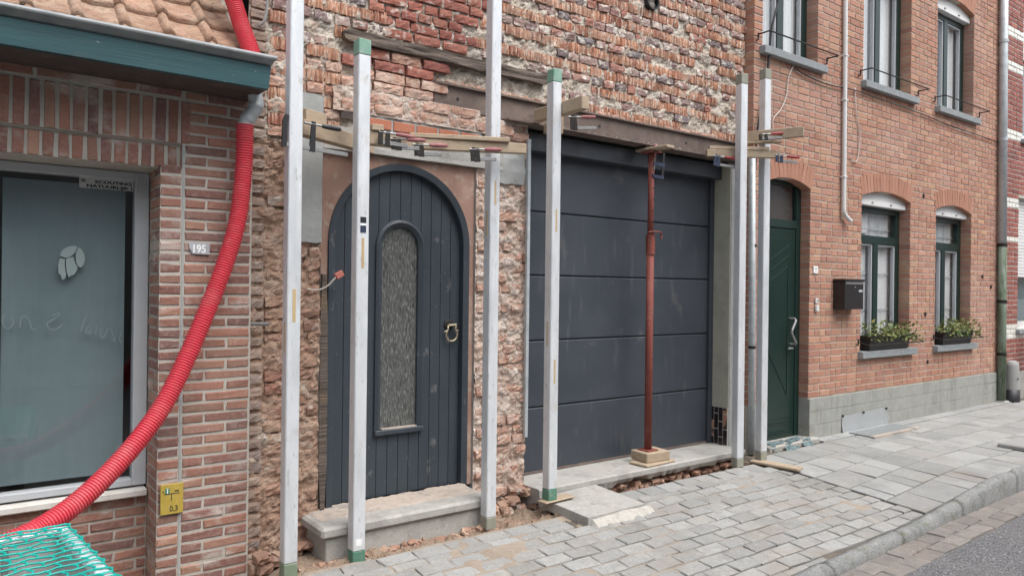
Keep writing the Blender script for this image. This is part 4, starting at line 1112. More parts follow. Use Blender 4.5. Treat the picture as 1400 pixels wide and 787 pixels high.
# --- garage sill: cast concrete with broken front underside
V = []; F = []; n = 110
for i in range(n+1):
    x = 3.20+2.31*i/n
    fl = .09 + .045*fbm(x*3, 1, 1) - .0*x + .02*fbm(x*14, 3, 2)
    f0 = -.105+.004*fbm(x*8, 2, 2)
    for (y, zz) in [(.28, .166), (f0+.012, .168), (f0, .160), (f0+.003*fbm(x*20, 5, 1), .125), (f0+.02+.012*fbm(x*16, 1, 7), fl), (.0, fl-.02), (.02, -.08)]:
        V.append((x, y, zz))
m = 7
for i in range(n):
    for q in range(m-1): F.append((i*m+q, i*m+q+1, (i+1)*m+q+1, (i+1)*m+q))
F += [tuple(range(m)), tuple(reversed(range(n*m, n*m+m)))]
MB().add(V, F).build('garage_sill', M['concrete'], MH)
# footing bricks seen below the sill and the step
ft = Pieces([rough_variant(.1, .055, .1, 4, 3, .02, .012, 700+i) for i in range(8)])
for i in range(48):
    x = 3.25+i*.047
    ft.add((x, -.075+random.uniform(-.01, .03), .025+random.uniform(-.02, .03)), (random.uniform(.5, .9), 1, random.uniform(.5, 1)), (R(random.uniform(-15, 15)), R(random.uniform(-15, 15)), R(random.uniform(-20, 20))))
for i in range(14):
    ft.add((2.76+i*.036, -.04+random.uniform(-.05, .05), .06+random.uniform(-.05, .09)), (random.uniform(.5, 1), 1, random.uniform(.6, 1.2)), (R(random.uniform(-15, 15)), R(random.uniform(-15, 15)), R(random.uniform(-20, 20))))
for i in range(16):
    ft.add((1.3+i*.026, -.02+random.uniform(-.08, .05), .03+random.uniform(-.04, .06)), (random.uniform(.5, 1), 1, random.uniform(.5, 1.1)), (R(random.uniform(-15, 15)), R(random.uniform(-15, 15)), R(random.uniform(-20, 20))))
for i in range(26):
    ft.add((1.6+i*.045, -.235+random.uniform(-.03, .02), .03+random.uniform(-.02, .012)), (random.uniform(.3, .7), .5, random.uniform(.3, .7)), (R(random.uniform(-25, 25)), R(random.uniform(-25, 25)), R(random.uniform(-40, 40))))
ft.build('footing_brick', M['brown_brick'], MH, 300)
# loose rubble crumbs lying in the trench
V = []; F = []; rg = random.Random(12)
for i in range(900):
    x = rg.uniform(1.3, 5.4); y = rg.uniform(-.40, -.2) if x < 3.15 else rg.uniform(-.27, -.1)
    if 1.54 < x < 2.75 and y > -.21: continue
    s = rg.choice([.004, .006, .009, .014]); z0 = bed_z(x, y)
    n0 = len(V); P = [Vector((rg.uniform(-1, 1), rg.uniform(-1, 1), rg.uniform(-.6, .6))).normalized()*s for _ in range(4)]
    P = [Vector((s, 0, -s*.4)), Vector((-s*.6, s*.9, -s*.3)), Vector((-s*.7, -s*.8, -s*.4)), Vector((rg.uniform(-.3, .3)*s, rg.uniform(-.3, .3)*s, s*.8))]
    a = rg.uniform(0, 6.28); mt = Matrix.Rotation(a, 3, 'Z')
    V += [tuple(mt @ p + Vector((x, y, z0+s*.3))) for p in P]; F += [(n0, n0+1, n0+3), (n0+1, n0+2, n0+3), (n0+2, n0, n0+3), (n0, n0+2, n0+1)]
tag(MB().add(V, F).build('rubble_crumbs', M['brown_rubble']), 'brown brick and mortar crumbs along the opened trench', 'rubble', kind='stuff')
# ------------------------------------------------------------------ right house
RH = empty('brick_house', (8.5, 0, 0), label='orange red brick terraced house with dark green door and window frames', cat='house')
SPR, RISE = 2.57, .075
OPEN = [  # x0, x1, z0, spring
    (5.90, 6.645, -.1, 2.545), (7.612, 8.683, .93, 2.57), (9.32, 10.297, .93, 2.55),
    (5.84, 6.742, 3.775, 5.08), (7.611, 8.655, 3.775, 5.08), (9.305, 10.313, 3.775, 5.08)]
TOPZ = 6.4
hs_ = [(a-.005, b+.005, c-.003, d+RISE*.95) for a, b, c, d in OPEN]
wall_sheet(5.716, 11.2, -.1, TOPZ, .006, hs_, .16).build('mortar', M['mortar_right'], RH)
MB().quad((5.7165, .006, -.1), (5.7165, .006, TOPZ), (5.7165, .13, TOPZ), (5.7165, .13, -.1)).build('corner_mortar', M['mortar_right'], RH)
shell('rear_walls', 5.72, 11.2, .9, 5.0, -.1, TOPZ, M['room_dark'], RH)
sidecl = MB(); sidecl.quad((5.72, .16, -.1), (5.72, .9, -.1), (5.72, .9, TOPZ), (5.72, .16, TOPZ)); sidecl.build('party_wall', M['room_dark'], RH)
RS = [brick_variant(.1885, .0555, .125, .003, .0024, 1000+i) for i in range(10)]
RHd = [brick_variant(.0885, .0555, .125, .003, .0024, 1040+i) for i in range(8)]
VO = [brick_variant(.058, .2, .125, .003, .002, 1080+i) for i in range(6)]
rb = Pieces(RS+RHd); vo = Pieces(VO)
rg = random.Random(5); k = 0; z = .54
while z < TOPZ-.05:
    blocks = []
    for a, b, c, d in OPEN:
        if c-.02 < z < d+.22: blocks.append((a, b))
        if c > 0 and c-.085 < z <= c-.0: blocks.append((a-.05, b+.1))
    blocks.sort(); segs = []; x = 5.712
    for a, b in blocks:
        if a-.008 > x+.03: segs.append((x, a))
        x = max(x, b)
    segs.append((x, 11.19))
    for a, b in segs:
        ph = .28 if k % 2 else .72
        for cx, w in fill_row(a, b, lambda: .19 if rg.random() < (.72 if k % 2 == 0 else .2) else .09, .0095, start=(.09 if k % 2 else .19)):
            kk = rg.randrange(10) if w > .14 else 10+rg.randrange(8)
            dd = 1.0
            rb.add((cx, rg.uniform(-.0015, .0015), z), (w/(.19 if w > .14 else .09), dd, 1), (0, R(rg.uniform(-.2, .2)), 0), kk)
    z += .0668; k += 1
for a, b, c, d in OPEN:
    ch = (b-a); Rr = (ch*ch/4+RISE*RISE)/(2*RISE); half = math.asin(ch/2/Rr); cx = (a+b)/2; cz = d+RISE-Rr
    nv = int(round(2*half*(Rr+.1)/.066)); st = 2*half/nv
    for i in range(nv):
        an = -half+st*(i+.5)
        vo.add((cx+math.sin(an)*(Rr+.1), -.003+rg.uniform(-.001, .001), cz+math.cos(an)*(Rr+.1)), (st*(Rr+.1)/.058*.94, 1.02, 1), (0, an, 0))
    # arch mortar
    V = []; F = []; n = 14
    for i in range(n+1):
        an = -half+2*half*i/n
        for (r_, y) in ((Rr+.004, .02), (Rr+.004, .13), (Rr+.195, .02)):
            V.append((cx+math.sin(an)*r_, y-.014 if y < .1 else y, cz+math.cos(an)*r_))
    for i in range(n): F += [(i*3, i*3+1, i*3+4, i*3+3), (i*3, i*3+3, i*3+5, i*3+2)]
    MB().add(V, F).build('arch_mortar', M['mortar_right'], RH)
rb.build('brick', M['brick_right'], RH, 300)
vo.build('arch_brick', M['voussoir'], RH, 200)
# plinth with scored blocks
def plinth_blocks(x0, x1):
    for r in range(3):
        x = x0 + (0 if r % 2 == 0 else -.2)
        z0 = -.1 if r == 0 else .105+.137*r-.0; z1 = [.24, .376, .505][r]; z0 = [-.1, .241, .377][r]
        while x < x1:
            w = .4; a, b = max(x, x0), min(x+w, x1)
            if b-a > .03: MB().box(a+.001, b-.001, -.018+random.uniform(-.001, .001), .03, z0+.0005, z1-.0005, bev=.0028).build('plinth_block', M['plinth'], RH)
            x += w
plinth_blocks(6.645, 11.2); plinth_blocks(5.712, 5.90)
MB().box(6.6455, 6.66, .031, .16, -.1, .504).build('plinth_return', M['plinth'], RH)
# windows
def window(a, b, c, d, kind):
    yF = .125
    wn_ = empty('window'); wn_.parent = RH; wn_.location = Vector(((a+b)/2, yF, c))-RH.location
    top = d+RISE+.02
    sb = 2.49 if kind == 'low' else (4.99 if kind == 'shut' else top)
    fm = MB(); t = .062
    fm.box(a-.01, a+t, yF, yF+.07, c, sb, bev=.003); fm.box(b-t-.02, b+.01, yF, yF+.07, c, sb, bev=.003)
    fm.box(a+t, b-t-.02, yF, yF+.07, c, c+t, bev=.003); fm.box(a+t, b-t-.02, yF, yF+.07, sb-t, sb, bev=.003)
    fm.build('frame', M['green_frame'], wn_)
    mid = (a+b)/2
    tz = 2.13 if kind == 'low' else None
    zt = sb-t
    if tz:
        MB().box(a+t, b-t-.02, yF-.004, yF+.06, tz-.045, tz+.045, bev=.003).build('transom', M['green_frame'], wn_)
        zt = tz-.045
        MB().box(a+t, b-t-.02, yF+.028, yF+.034, tz+.045, sb-t).build('pane', M['glass'], wn_)
    MB().box(mid-.05, mid+.05, yF-.004, yF+.06, c+t, zt, bev=.003).build('mullion', M['green_frame'], wn_)
    for (p, q) in ((a+t, mid-.05), (mid+.05, b-t-.02)):
        sa = MB(); s = .02
        sa.box(p, p+s, yF+.01, yF+.05, c+t, zt, bev=.002); sa.box(q-s, q, yF+.01, yF+.05, c+t, zt, bev=.002); sa.box(p+s, q-s, yF+.01, yF+.05, c+t, c+t+s, bev=.002); sa.box(p+s, q-s, yF+.01, yF+.05, zt-s, zt, bev=.002)
        sa.build('sash', M['window_grey'], wn_)
        MB().box(p+s, q-s, yF+.028, yF+.034, c+t+s, zt-s).build('pane', M['glass'], wn_)
    # curtains
    cu = MB(); n = 60
    f_ = lambda i: .012*math.sin(i*1.9)+.006*math.sin(i*.7)
    for i in range(n):
        x0, x1 = a+(b-a)*i/n, a+(b-a)*(i+1)/n
        if kind != 'low' and .42 < i/n < .62: continue
        cu.quad((x0, yF+.09+f_(i), c), (x1, yF+.09+f_(i+1), c), (x1, yF+.09+f_(i+1), top), (x0, yF+.09+f_(i), top))
    cu.build('curtain', M['curtain'], wn_)
    if kind == 'low':
        bl = MB()
        for zz in (1.35, 1.75, 2.25): bl.box(a, b, yF+.066, yF+.071, zz, zz+.014)
        bl.build('blind_batten', M['window_grey'], wn_)
    if kind in ('low', 'shut'):
        ch = b-a; Rr = (ch*ch/4+RISE*RISE)/(2*RISE); half = math.asin(ch/2/Rr); cx = mid; cz = d+RISE-Rr
        poly = [(a+.004, sb), (b-.004, sb)] + [(cx+math.sin(half-2*half*i/12)*(Rr-.003)*.995, cz+math.cos(half-2*half*i/12)*(Rr-.003)) for i in range(13)]
        MB().prism(poly, .06, .12).build('shutter_box', M['white_paint'], wn_)
        MB().box(a+.006, b-.006, .052, .0595, sb+.002, sb+.055, bev=.002).build('shutter_lath', M['white_paint'], wn_)
        cl = MB()
        for q in (.28, .66): cl.box(a+ch*q, a+ch*q+.03, .04, .0515, sb+.028, sb+.04)
        cl.build('shutter_stop', M['util_grey'], wn_)
    MB().box(a-.045, b+.09, -.06, .13, c-.075, c-.002, bev=.005).build('sill', M['bluestone'], wn_)
    if kind in ('up', 'shut'):
        rl = MB(); zr = c+.085
        rl.tube([(a-.1, -.02, zr), (a-.1, -.14, zr), (b+.13, -.14, zr), (b+.13, -.02, zr)], .007, 7)
        for xx in (a-.1, b+.13): rl.tube([(xx, .0, zr-.05), (xx, -.022, zr-.05), (xx, -.022, zr+.01)], .008, 7)
        rl.build('guard_rail', M['iron'], wn_)
    else:
        rl = MB(); zr = c+.07
        for xx in (a-.08, b+.12): rl.tube([(xx, .0, zr), (xx, -.022, zr), (xx, -.022, zr+.06)], .008, 7)
        rl.tube([(a-.08, -.022, zr+.03), (a-.06, -.12, zr), (b+.1, -.12, zr), (b+.12, -.022, zr+.03)], .006, 7)
        rl.build('guard_rail', M['iron'], wn_)
    return wn_
wins = [window(*OPEN[1], 'low'), window(*OPEN[2], 'low'), window(*OPEN[3], 'up'), window(*OPEN[4], 'up'), window(*OPEN[5], 'shut')]
MB().prism([(7.86, 2.47), (8.11, 2.49), (8.08, 2.21), (7.93, 2.2)], .192, .195).build('reflection_patch', M['white_paint'], wins[0])  # white patch behind the pane, put in for a bright reflection on the glass
MB().prism([(9.85, 1.02), (10.0, 1.02), (10.0, 1.42), (9.85, 1.42)], .19, .193).build('poster', M['white_paint'], wins[1])
MB().prism([(9.86, 1.10), (9.99, 1.10), (9.99, 1.26), (9.86, 1.18)], .186, .1895).build('poster', mat('poster_blue', (.03, .25, .42), rough=.5), wins[1])
# front door
FD = empty('front_door'); FD.parent = RH; FD.location = Vector((6.27, .1, .12))-RH.location
dx0, dx1, dt = 5.90, 6.645, 2.63
fm = MB(); fm.box(dx0, dx0+.06, .1, .16, .12, dt, bev=.003); fm.box(dx1-.075, dx1-.001, .1, .16, .12, dt, bev=.003); fm.box(dx0+.06, dx1-.075, .1, .16, 2.16, 2.24, bev=.003); fm.box(dx0+.06, dx1-.075, .1, .16, 2.57, dt, bev=.003)
fm.build('frame', M['green_frame'], FD)
MB().box(dx0+.06, dx1-.075, .126, .131, 2.24, 2.57).build('fanlight_pane', M['glass'], FD)
MB().box(dx0+.06, dx1-.075, .145, .148, 2.24, 2.57).build('fanlight_blind', mat('fan_dark', (.06, .05, .045), rough=.6), FD)
MB().box(dx0+.063, dx1-.078, .108, .15, .125, 2.157, bev=.003).build('leaf', M['green_door'], FD)
px0, px1 = dx0+.12, dx1-.19
pn = MB(); pn.box(px0, px1+.03, .1005, .1085, .33, 2.06, bev=.002); pn.build('door_panel', M['green_door'], FD)
md = MB()
def bar(p, q, w=.011):
    p, q = Vector((p[0], .099, p[1])), Vector((q[0], .099, q[1])); d = (q-p).normalized(); s = Vector((-d.z, 0, d.x))*w/2; o = Vector((0, .003, 0))
    md.add([p+s-o, p-s-o, q-s-o, q+s-o, p+s+o, p-s+o, q-s+o, q+s+o], [(0, 1, 2, 3), (4, 7, 6, 5), (0, 4, 5, 1), (1, 5, 6, 2), (2, 6, 7, 3), (3, 7, 4, 0)])
for p, q in [((px0, 1.78), (px1, 2.0)), ((px0, 1.68), (px1, 1.9)), ((px0, 1.58), (px1-.02, 1.79)), ((px1-.02, 1.79), (px1-.02, .55)), ((px1-.02, .55), (px0+.02, 1.1)), ((px0, .28), (px1, .28)), ((px0, .2), (px1, .2))]: bar(p, q)
md.build('moulding', M['green_frame'], FD)
MB().tube([(6.475, .1, 1.285), (6.48, .05, 1.285), (6.47, .03, 1.27), (6.405, .03, 1.175), (6.40, .03, 1.15), (6.475, .03, 1.05), (6.49, .05, 1.035), (6.49, .1, 1.035)], .0125, 10).build('pull_handle', M['steel'], FD)
MB().tube([(6.47, .1, 1.0), (6.47, .06, 1.0), (6.38, .055, 1.0)], .009, 8).build('lever', M['steel'], FD)
cbox('threshold', dx0-.0, 6.72, -.09, .11, .06, .135, M['concrete'], RH, .01)
# drainpipe
dpp = empty('drainpipe'); dpp.parent = RH; dpp.location = Vector((11.13, -.06, 1))-RH.location
MB().tube([(11.11, -.06, 2.2), (11.08, -.06, 4.4), (11.06, -.06, 6.4)], .05, 14).build('upper_pipe', M['zinc'], dpp, smooth=True)
MB().tube([(11.14, -.06, .14), (11.13, -.06, 1.0), (11.11, -.06, 2.2)], .052, 14).build('lower_pipe', M['moss_pipe'], dpp, smooth=True)
for zz in (.75, 1.45, 2.2, 3.6, 4.9): MB().tube([(11.145-.014*zz, -.06, zz-.02), (11.145-.014*zz, -.06, zz+.02)], .058, 14).build('pipe_band', M['iron'] if zz < 3 else M['zinc'], dpp)
MB().box(11.07, 11.22, -.13, .0, .08, .13, bev=.01).build('pipe_foot', M['concrete'], dpp)
# white conduit
MB().tube(smooth_path([(7.16, -.03, 6.3), (7.19, -.03, 4.2), (7.2, -.03, 2.5), (7.205, -.03, 2.37), (7.225, -.035, 2.33), (7.27, -.04, 2.30), (7.31, -.045, 2.275)], 6), .022, 12).build('conduit', M['white_pvc'], RH, smooth=True)
for zz in (2.72, 3.5, 3.95):
    MB().box(7.168-.0, 7.225, -.054, .0, zz-.008, zz+.008, bev=.002).build('conduit_clip', M['white_pvc'], RH)
# small fittings
tl = cbox('number_tile', 6.70, 6.775, -.012, -.001, 1.73, 1.8, M['plate_white'], RH, .002)
mk = MB(); mk.box(6.717, 6.727, -.0132, -.012, 1.77, 1.784); mk.box(6.733, 6.743, -.0132, -.012, 1.77, 1.784); mk.box(6.748, 6.757, -.0132, -.012, 1.768, 1.782); mk.box(6.72, 6.752, -.0132, -.012, 1.748, 1.753); mk.build('tile_mark', M['util_grey'], tl)
db = cbox('doorbell', 6.735, 6.78, -.018, -.001, 1.44, 1.485, M['white_pvc'], RH, .003); MB().tube([(6.76, -.02, 1.462), (6.76, -.017, 1.462)], .008, 8).build('push_button', M['ink'], db)
cbox('key_holder', 6.735, 6.78, -.028, -.001, 1.355, 1.42, M['white_pvc'], RH, .006)
for (x, zz) in [(9.05, 1.28), (9.12, .72), (10.9, 1.62), (8.97, 2.66), (10.62, 1.75)]:
    cbox('wall_peg', x, x+.03, -.012, .0, zz, zz+.045, M['iron'], RH, .003)

# ------------------------------------------------------------------ things on and before the right house
MBX = empty('mailbox', (7.3, -.08, 1.53), label='black metal mailbox hanging on the brick wall beside the green door', cat='mailbox')
MB().box(7.07, 7.43, -.125, -.002, 1.375, 1.655, bev=.004).build('body', M['mailbox'], MBX)
MB().box(7.06, 7.44, -.135, -.002, 1.656, 1.682, bev=.004).build('lid', M['mailbox'], MBX)
MB().box(7.085, 7.415, -.128, -.1255, 1.63, 1.652).build('slot_flap', M['steel'], MBX)
MB().tube([(7.26, -.132, 1.6), (7.26, -.124, 1.6)], .009, 10).build('lock', M['steel'], MBX)
MB().box(7.335, 7.405, -.1275, -.1255, 1.55, 1.575).build('name_plate', M['plate_grey'], MBX)
def cable(name, pts, r, m, label):
    return tag(MB().tube(smooth_path(pts, 6), r, 6).build(name, M[m], None, smooth=True), label, 'cable')
cable('cable', [(6.12, -.03, 4.6), (6.047, -.03, 4.275), (5.928, -.03, 3.945), (5.879, -.03, 3.568), (5.80, -.03, 3.25), (5.73, -.03, 2.98), (5.70, -.03, 2.6)], .011, 'cable_black', 'thick black cable hanging before the upper window nearest the posts')
cable('cable', [(6.311, -.02, 3.671), (6.484, -.02, 3.633), (6.87, -.02, 3.609), (7.424, -.02, 3.638), (7.874, -.02, 3.628), (8.699, -.02, 3.62), (9.634, -.02, 3.585), (10.476, -.02, 3.572), (11.06, -.02, 3.555)], .006, 'cable_black', 'thin dark cable sagging along the wall under the upper window sills')
cable('cable', [(6.311, -.014, 3.69), (6.23, -.014, 3.566), (6.198, -.014, 3.389), (6.107, -.014, 3.238), (5.994, -.014, 3.133), (5.995, -.014, 3.0)], .0055, 'cable_white', 'thin pale wire hanging from the first upper sill above the clamped boards')
cable('cable', [(7.423, -.014, 3.668), (7.443, -.014, 3.444), (7.521, -.014, 3.226), (7.511, -.014, 3.034), (7.47, -.014, 2.915), (7.40, -.014, 2.91), (7.354, -.014, 2.947)], .0055, 'cable_white', 'thin pale wire loop hanging right of the white conduit')
def flower_box(x0, x1, seed, label):
    fb_ = empty('flower_box', ((x0+x1)/2, -.02, .93), label=label, cat='flower box', group='flower boxes on the lower sills')
    t = MB(); zb_ = .931; y0_, y1_ = -.075, .09
    t.add([(x0+.03, y0_+.02, zb_), (x1-.03, y0_+.02, zb_), (x1-.03, y1_-.02, zb_), (x0+.03, y1_-.02, zb_), (x0, y0_, zb_+.15), (x1, y0_, zb_+.15), (x1, y1_, zb_+.15), (x0, y1_, zb_+.15)],
          [(0, 3, 2, 1), (0, 1, 5, 4), (1, 2, 6, 5), (2, 3, 7, 6), (3, 0, 4, 7)])
    t.box(x0-.012, x1+.012, y0_-.012, y0_, zb_+.14, zb_+.155); t.box(x0-.012, x1+.012, y1_, y1_+.012, zb_+.14, zb_+.155)
    t.build('trough', M['flower_box'], fb_)
    MB().quad((x0, y0_, zb_+.13), (x1, y0_, zb_+.13), (x1, y1_, zb_+.13), (x0, y1_, zb_+.13)).build('potting_soil', M['soil'], fb_)
    rg = random.Random(seed); V = []; F = []; Rn = []
    L = x1-x0
    for i in range(520):
        u = rg.random(); x = x0+L*(.02+1.02*u); 
        h = zb_+.10+rg.uniform(0, .19)*(.6+.6*math.sin(u*7+seed)**2); y = rg.uniform(y0_-.07, y1_-.01)
        if u > .75: h -= rg.uniform(0, .09)*(u-.7)*3; x += rg.uniform(0, .16)*(u-.7)*3; y -= rg.uniform(0, .06)
        s = rg.uniform(.016, .036); d = Vector((rg.uniform(-1, 1), rg.uniform(-1, .3), rg.uniform(-.4, 1))).normalized(); sd = d.cross(Vector((rg.uniform(-1, 1), rg.uniform(-1, 1), rg.uniform(-1, 1)))).normalized()
        p = Vector((x, y, h)); n0 = len(V)
        V += [p-d*s*.7, p+sd*s*.45+d*s*.1, p+d*s, p-sd*s*.45+d*s*.1]; F.append((n0, n0+1, n0+2, n0+3)); Rn.append(rg.random())
    me = bpy.data.meshes.new('foliage'); me.from_pydata([tuple(v) for v in V], [], F); me.update()
    a_ = me.attributes.new('rnd', 'FLOAT', 'FACE'); a_.data.foreach_set('value', Rn); me.materials.append(M['leaf'])
    o = link('foliage', me, fb_); o['kind'] = 'stuff'
    stm = MB()
    for i in range(26):
        x = rg.uniform(x0+.03, x1); stm.tube([(x, rg.uniform(-.04, .06), zb_+.12), (x+rg.uniform(-.03, .05), rg.uniform(-.08, .06), zb_+rg.uniform(.2, .3))], .0025, 4)
    for i in range(5):
        x = x1-.05; stm.tube(smooth_path([(x, -.02, zb_+.16), (x+.12, -.06, zb_+.15), (x+.26+rg.uniform(-.05, .08), -.09, zb_+rg.uniform(.02, .14))], 4), .003, 4)
    stm.build('stems', M['leaf'], fb_)['kind'] = 'stuff'
flower_box(7.67, 8.56, 1, 'dark flower box on the lower sill nearer the mailbox')
flower_box(9.38, 10.2, 2, 'dark flower box on the lower sill nearer the drainpipe')
sm = empty('metal_sheet', (7.7, -.05, .1), label='bent galvanised metal sheet leaning against the grey plinth', cat='metal sheet')
V = []; F = []
for i in range(13):
    x = 7.225+.93*i/12
    for (y, zz) in [(-.021, .285+.012*i/12), (-.026, .18), (-.036, .115), (-.06, .104)]: V.append((x, y-.003*math.sin(i), zz))
for i in range(12):
    for q in range(3): a_ = i*4+q; F.append((a_, a_+1, a_+5, a_+4))
MB().add(V, F).build('sheet', M['sheet_metal'], sm)
for x in (7.24, 7.65, 8.13): MB().tube([(x, -.034, .285), (x, -.018, .285)], .012, 8).build('fixing', M['iron'], sm)
gr = empty('cellar_grate', (7.75, -.2, .1), label='galvanised cellar cover lying on the pavement under the metal sheet', cat='grate')
MB().add([(7.28, -.3, zs(7.3, -.3)+.012), (8.2, -.31, zs(8, -.31)+.012), (8.2, -.07, zs(8, -.07)+.012), (7.28, -.07, zs(7.3, -.07)+.012), (7.28, -.3, zs(7.3, -.3)-.02), (8.2, -.31, zs(8, -.31)-.02), (8.2, -.07, zs(8, -.07)-.02), (7.28, -.07, zs(7.3, -.07)-.02)],
    [(0, 1, 2, 3), (0, 4, 5, 1), (1, 5, 6, 2), (2, 6, 7, 3), (3, 7, 4, 0)]).build('cover_plate', M['grate'], gr)
MB().add([(7.26, -.345, zs(7.3, -.34)+.018), (8.22, -.355, zs(8, -.35)+.018), (8.22, -.312, zs(8, -.312)+.018), (7.26, -.302, zs(7.3, -.302)+.018), (7.26, -.345, .05), (8.22, -.355, .05), (8.22, -.312, .05), (7.26, -.302, .05)],
    [(0, 1, 2, 3), (0, 4, 5, 1), (1, 5, 6, 2), (2, 6, 7, 3), (3, 7, 4, 0)]).build('edge_strip', M['dust'], gr)
cv = empty('manhole_cover', (8.2, -1.4, .1), label='grey concrete lid lying proud on the pavement near the kerb', cat='cover')
MB().box(7.98, 8.5, -1.55, -1.16, .08, .125, bev=.01).build('lid', M['util_grey'], cv)
# crumpled pale blue net on the door step
V = []; F = []; n = 26
for j in range(n+1):
    for i in range(n+1):
        x = 5.93+.62*i/n; y = -.16+.2*j/n
        base_ = .137 if y > -.09 else .105-.2*(-.09-y)
        V.append((x+.02*fbm(i*.2, j*.2, 3), y, base_+.006+.022*abs(fbm(x*9, y*13, 2))+.008*fbm(x*30, y*30, 2)))
for j in range(n):
    for i in range(n):
        if fbm(i*.16, j*.16, 9.0) < -.05: continue
        F.append((j*(n+1)+i, j*(n+1)+i+1, (j+1)*(n+1)+i+1, (j+1)*(n+1)+i))
tag(MB().add(V, F).build('crumpled_net', M['net_blue']), 'crumpled pale blue netting lying on the green door threshold', 'netting')

# ------------------------------------------------------------------ far house
FH = empty('brick_house', (13, 0, 0), label='dark red brick house with white brick bands beyond the drainpipe', cat='house')
fo = [(11.83, 13.3, 1.06, 2.9), (11.93, 13.2, 3.72, 5.6)]
wall_sheet(11.2, 16.5, -.1, 6.4, .006, fo, .2).build('mortar', M['mortar_left'], FH)
shell('rear_walls', 11.21, 16.5, .9, 5, -.1, 6.4, M['room_dark'], FH)
bands = [(2.72, 2.85), (2.26, 2.36), (.97, 1.1), (3.65, 3.775), (4.65, 4.75), (5.09, 5.19)]
fbk = Pieces(RS+RHd); wbk = Pieces(RS+RHd)
z = .5; k = 0
while z < 6.3:
    isb = any(a-.01 < z < b+.005 for a, b in bands)
    segs = [(11.21, 16.4)]
    for a, b, c, d in fo:
        if c-.02 < z < d+.02: segs = [(11.21, a), (b, 16.4)]
    for a, b in segs:
        for cx, w in fill_row(a, b, lambda: .19 if random.random() < .5 else .09, .01, start=(.09 if k % 2 else .19)):
            (wbk if isb else fbk).add((cx, random.uniform(-.002, .002), z), (w/(.19 if w > .14 else .09), 1, .95), (0, 0, 0), random.randrange(10) if w > .14 else 10+random.randrange(8))
    z += .0668; k += 1
fbk.build('brick', M['brick_far'], FH, 120); wbk.build('white_brick', M['glazed_white'], FH, 60)
MB().box(11.2, 16.5, -.02, .03, -.1, .46, bev=.004).build('plinth', M['concrete'], FH)
for (a, b, c, d) in fo:
    wn_ = empty('window'); wn_.parent = FH; wn_.location = Vector(((a+b)/2, .1, c))-FH.location
    f = MB(); f.box(a, a+.07, .08, .15, c, d); f.box(b-.07, b, .08, .15, c, d); f.box(a+.07, b-.07, .08, .15, c, c+.1); f.box(a+.07, b-.07, .08, .15, d-.07, d); f.build('frame', M['white_paint'], wn_)
    sl = MB(); zz = d-.07; lo = 1.80 if c < 2 else 4.9
    while zz > lo: sl.box(a+.07, b-.07, .085, .105, zz-.045, zz-.004, bev=.003); zz -= .045
    sl.build('roller_shutter', M['white_paint'], wn_)
    MB().box(a+.07, b-.07, .12, .125, c+.1, d-.07).build('pane', M['glass'], wn_)
    MB().box(a+.07, b-.07, .2, .205, c, d).build('curtain', M['curtain_blue'], wn_)
    MB().box(a-.06, b+.06, -.05, .1, c-.06, c-.001, bev=.004).build('sill', M['bluestone'], wn_)
ub = empty('utility_post', (11.36, -.1, .1), label='short grey rounded utility cover beside the mossy drainpipe', cat='utility box')
V = []; F = []; n = 20
for (r, zz) in [(.11, .26), (.108, .4), (.1, .58), (.09, .635), (.05, .655), (.0, .66)]:
    for k in range(n): V.append((11.37+r*math.cos(2*math.pi*k/n), -.1+r*.8*math.sin(2*math.pi*k/n), zz))
for q in range(5):
    for k in range(n): F.append((q*n+k, q*n+(k+1) % n, (q+1)*n+(k+1) % n, (q+1)*n+k))
MB().add(V, F).build('cap', M['util_grey'], ub, smooth=True)
V = []; F = []
for (r, zz) in [(.118, .1), (.117, .27), (.1, .272)]:
    for k in range(n): V.append((11.37+r*math.cos(2*math.pi*k/n), -.1+r*.8*math.sin(2*math.pi*k/n), zz))
for q in range(2):
    for k in range(n): F.append((q*n+k, q*n+(k+1) % n, (q+1)*n+(k+1) % n, (q+1)*n+k))
MB().add(V, F).build('base', M['black_plastic'], ub, smooth=True)
MB().tube([(11.33, -.185, .42), (11.33, -.19, .42)], .012, 8).build('lock', M['ink'], ub)
rs = empty('warning_sign', (11.98, -.25, .1), label='post with two round red reflectors at the right edge', cat='sign')
MB().tube([(12.02, -.25, .1), (12.02, -.25, 1.75)], .02, 8).build('post', M['steel'], rs)
for zz in (1.56, 1.02):
    MB().tube([(12.02, -.275, zz), (12.02, -.29, zz)], .16, 20).build('reflector', M['sign_red'], rs)
    V = []
# last far block closing the street on the right
EH = empty('far_house', (20, 0, 0), label='plain brick house front at the far right beyond the banded house', cat='house')
MB().box(16.5, 30, 0, 5, -.1, 6.2, bev=.02).build('wall', M['brick_far'], EH)
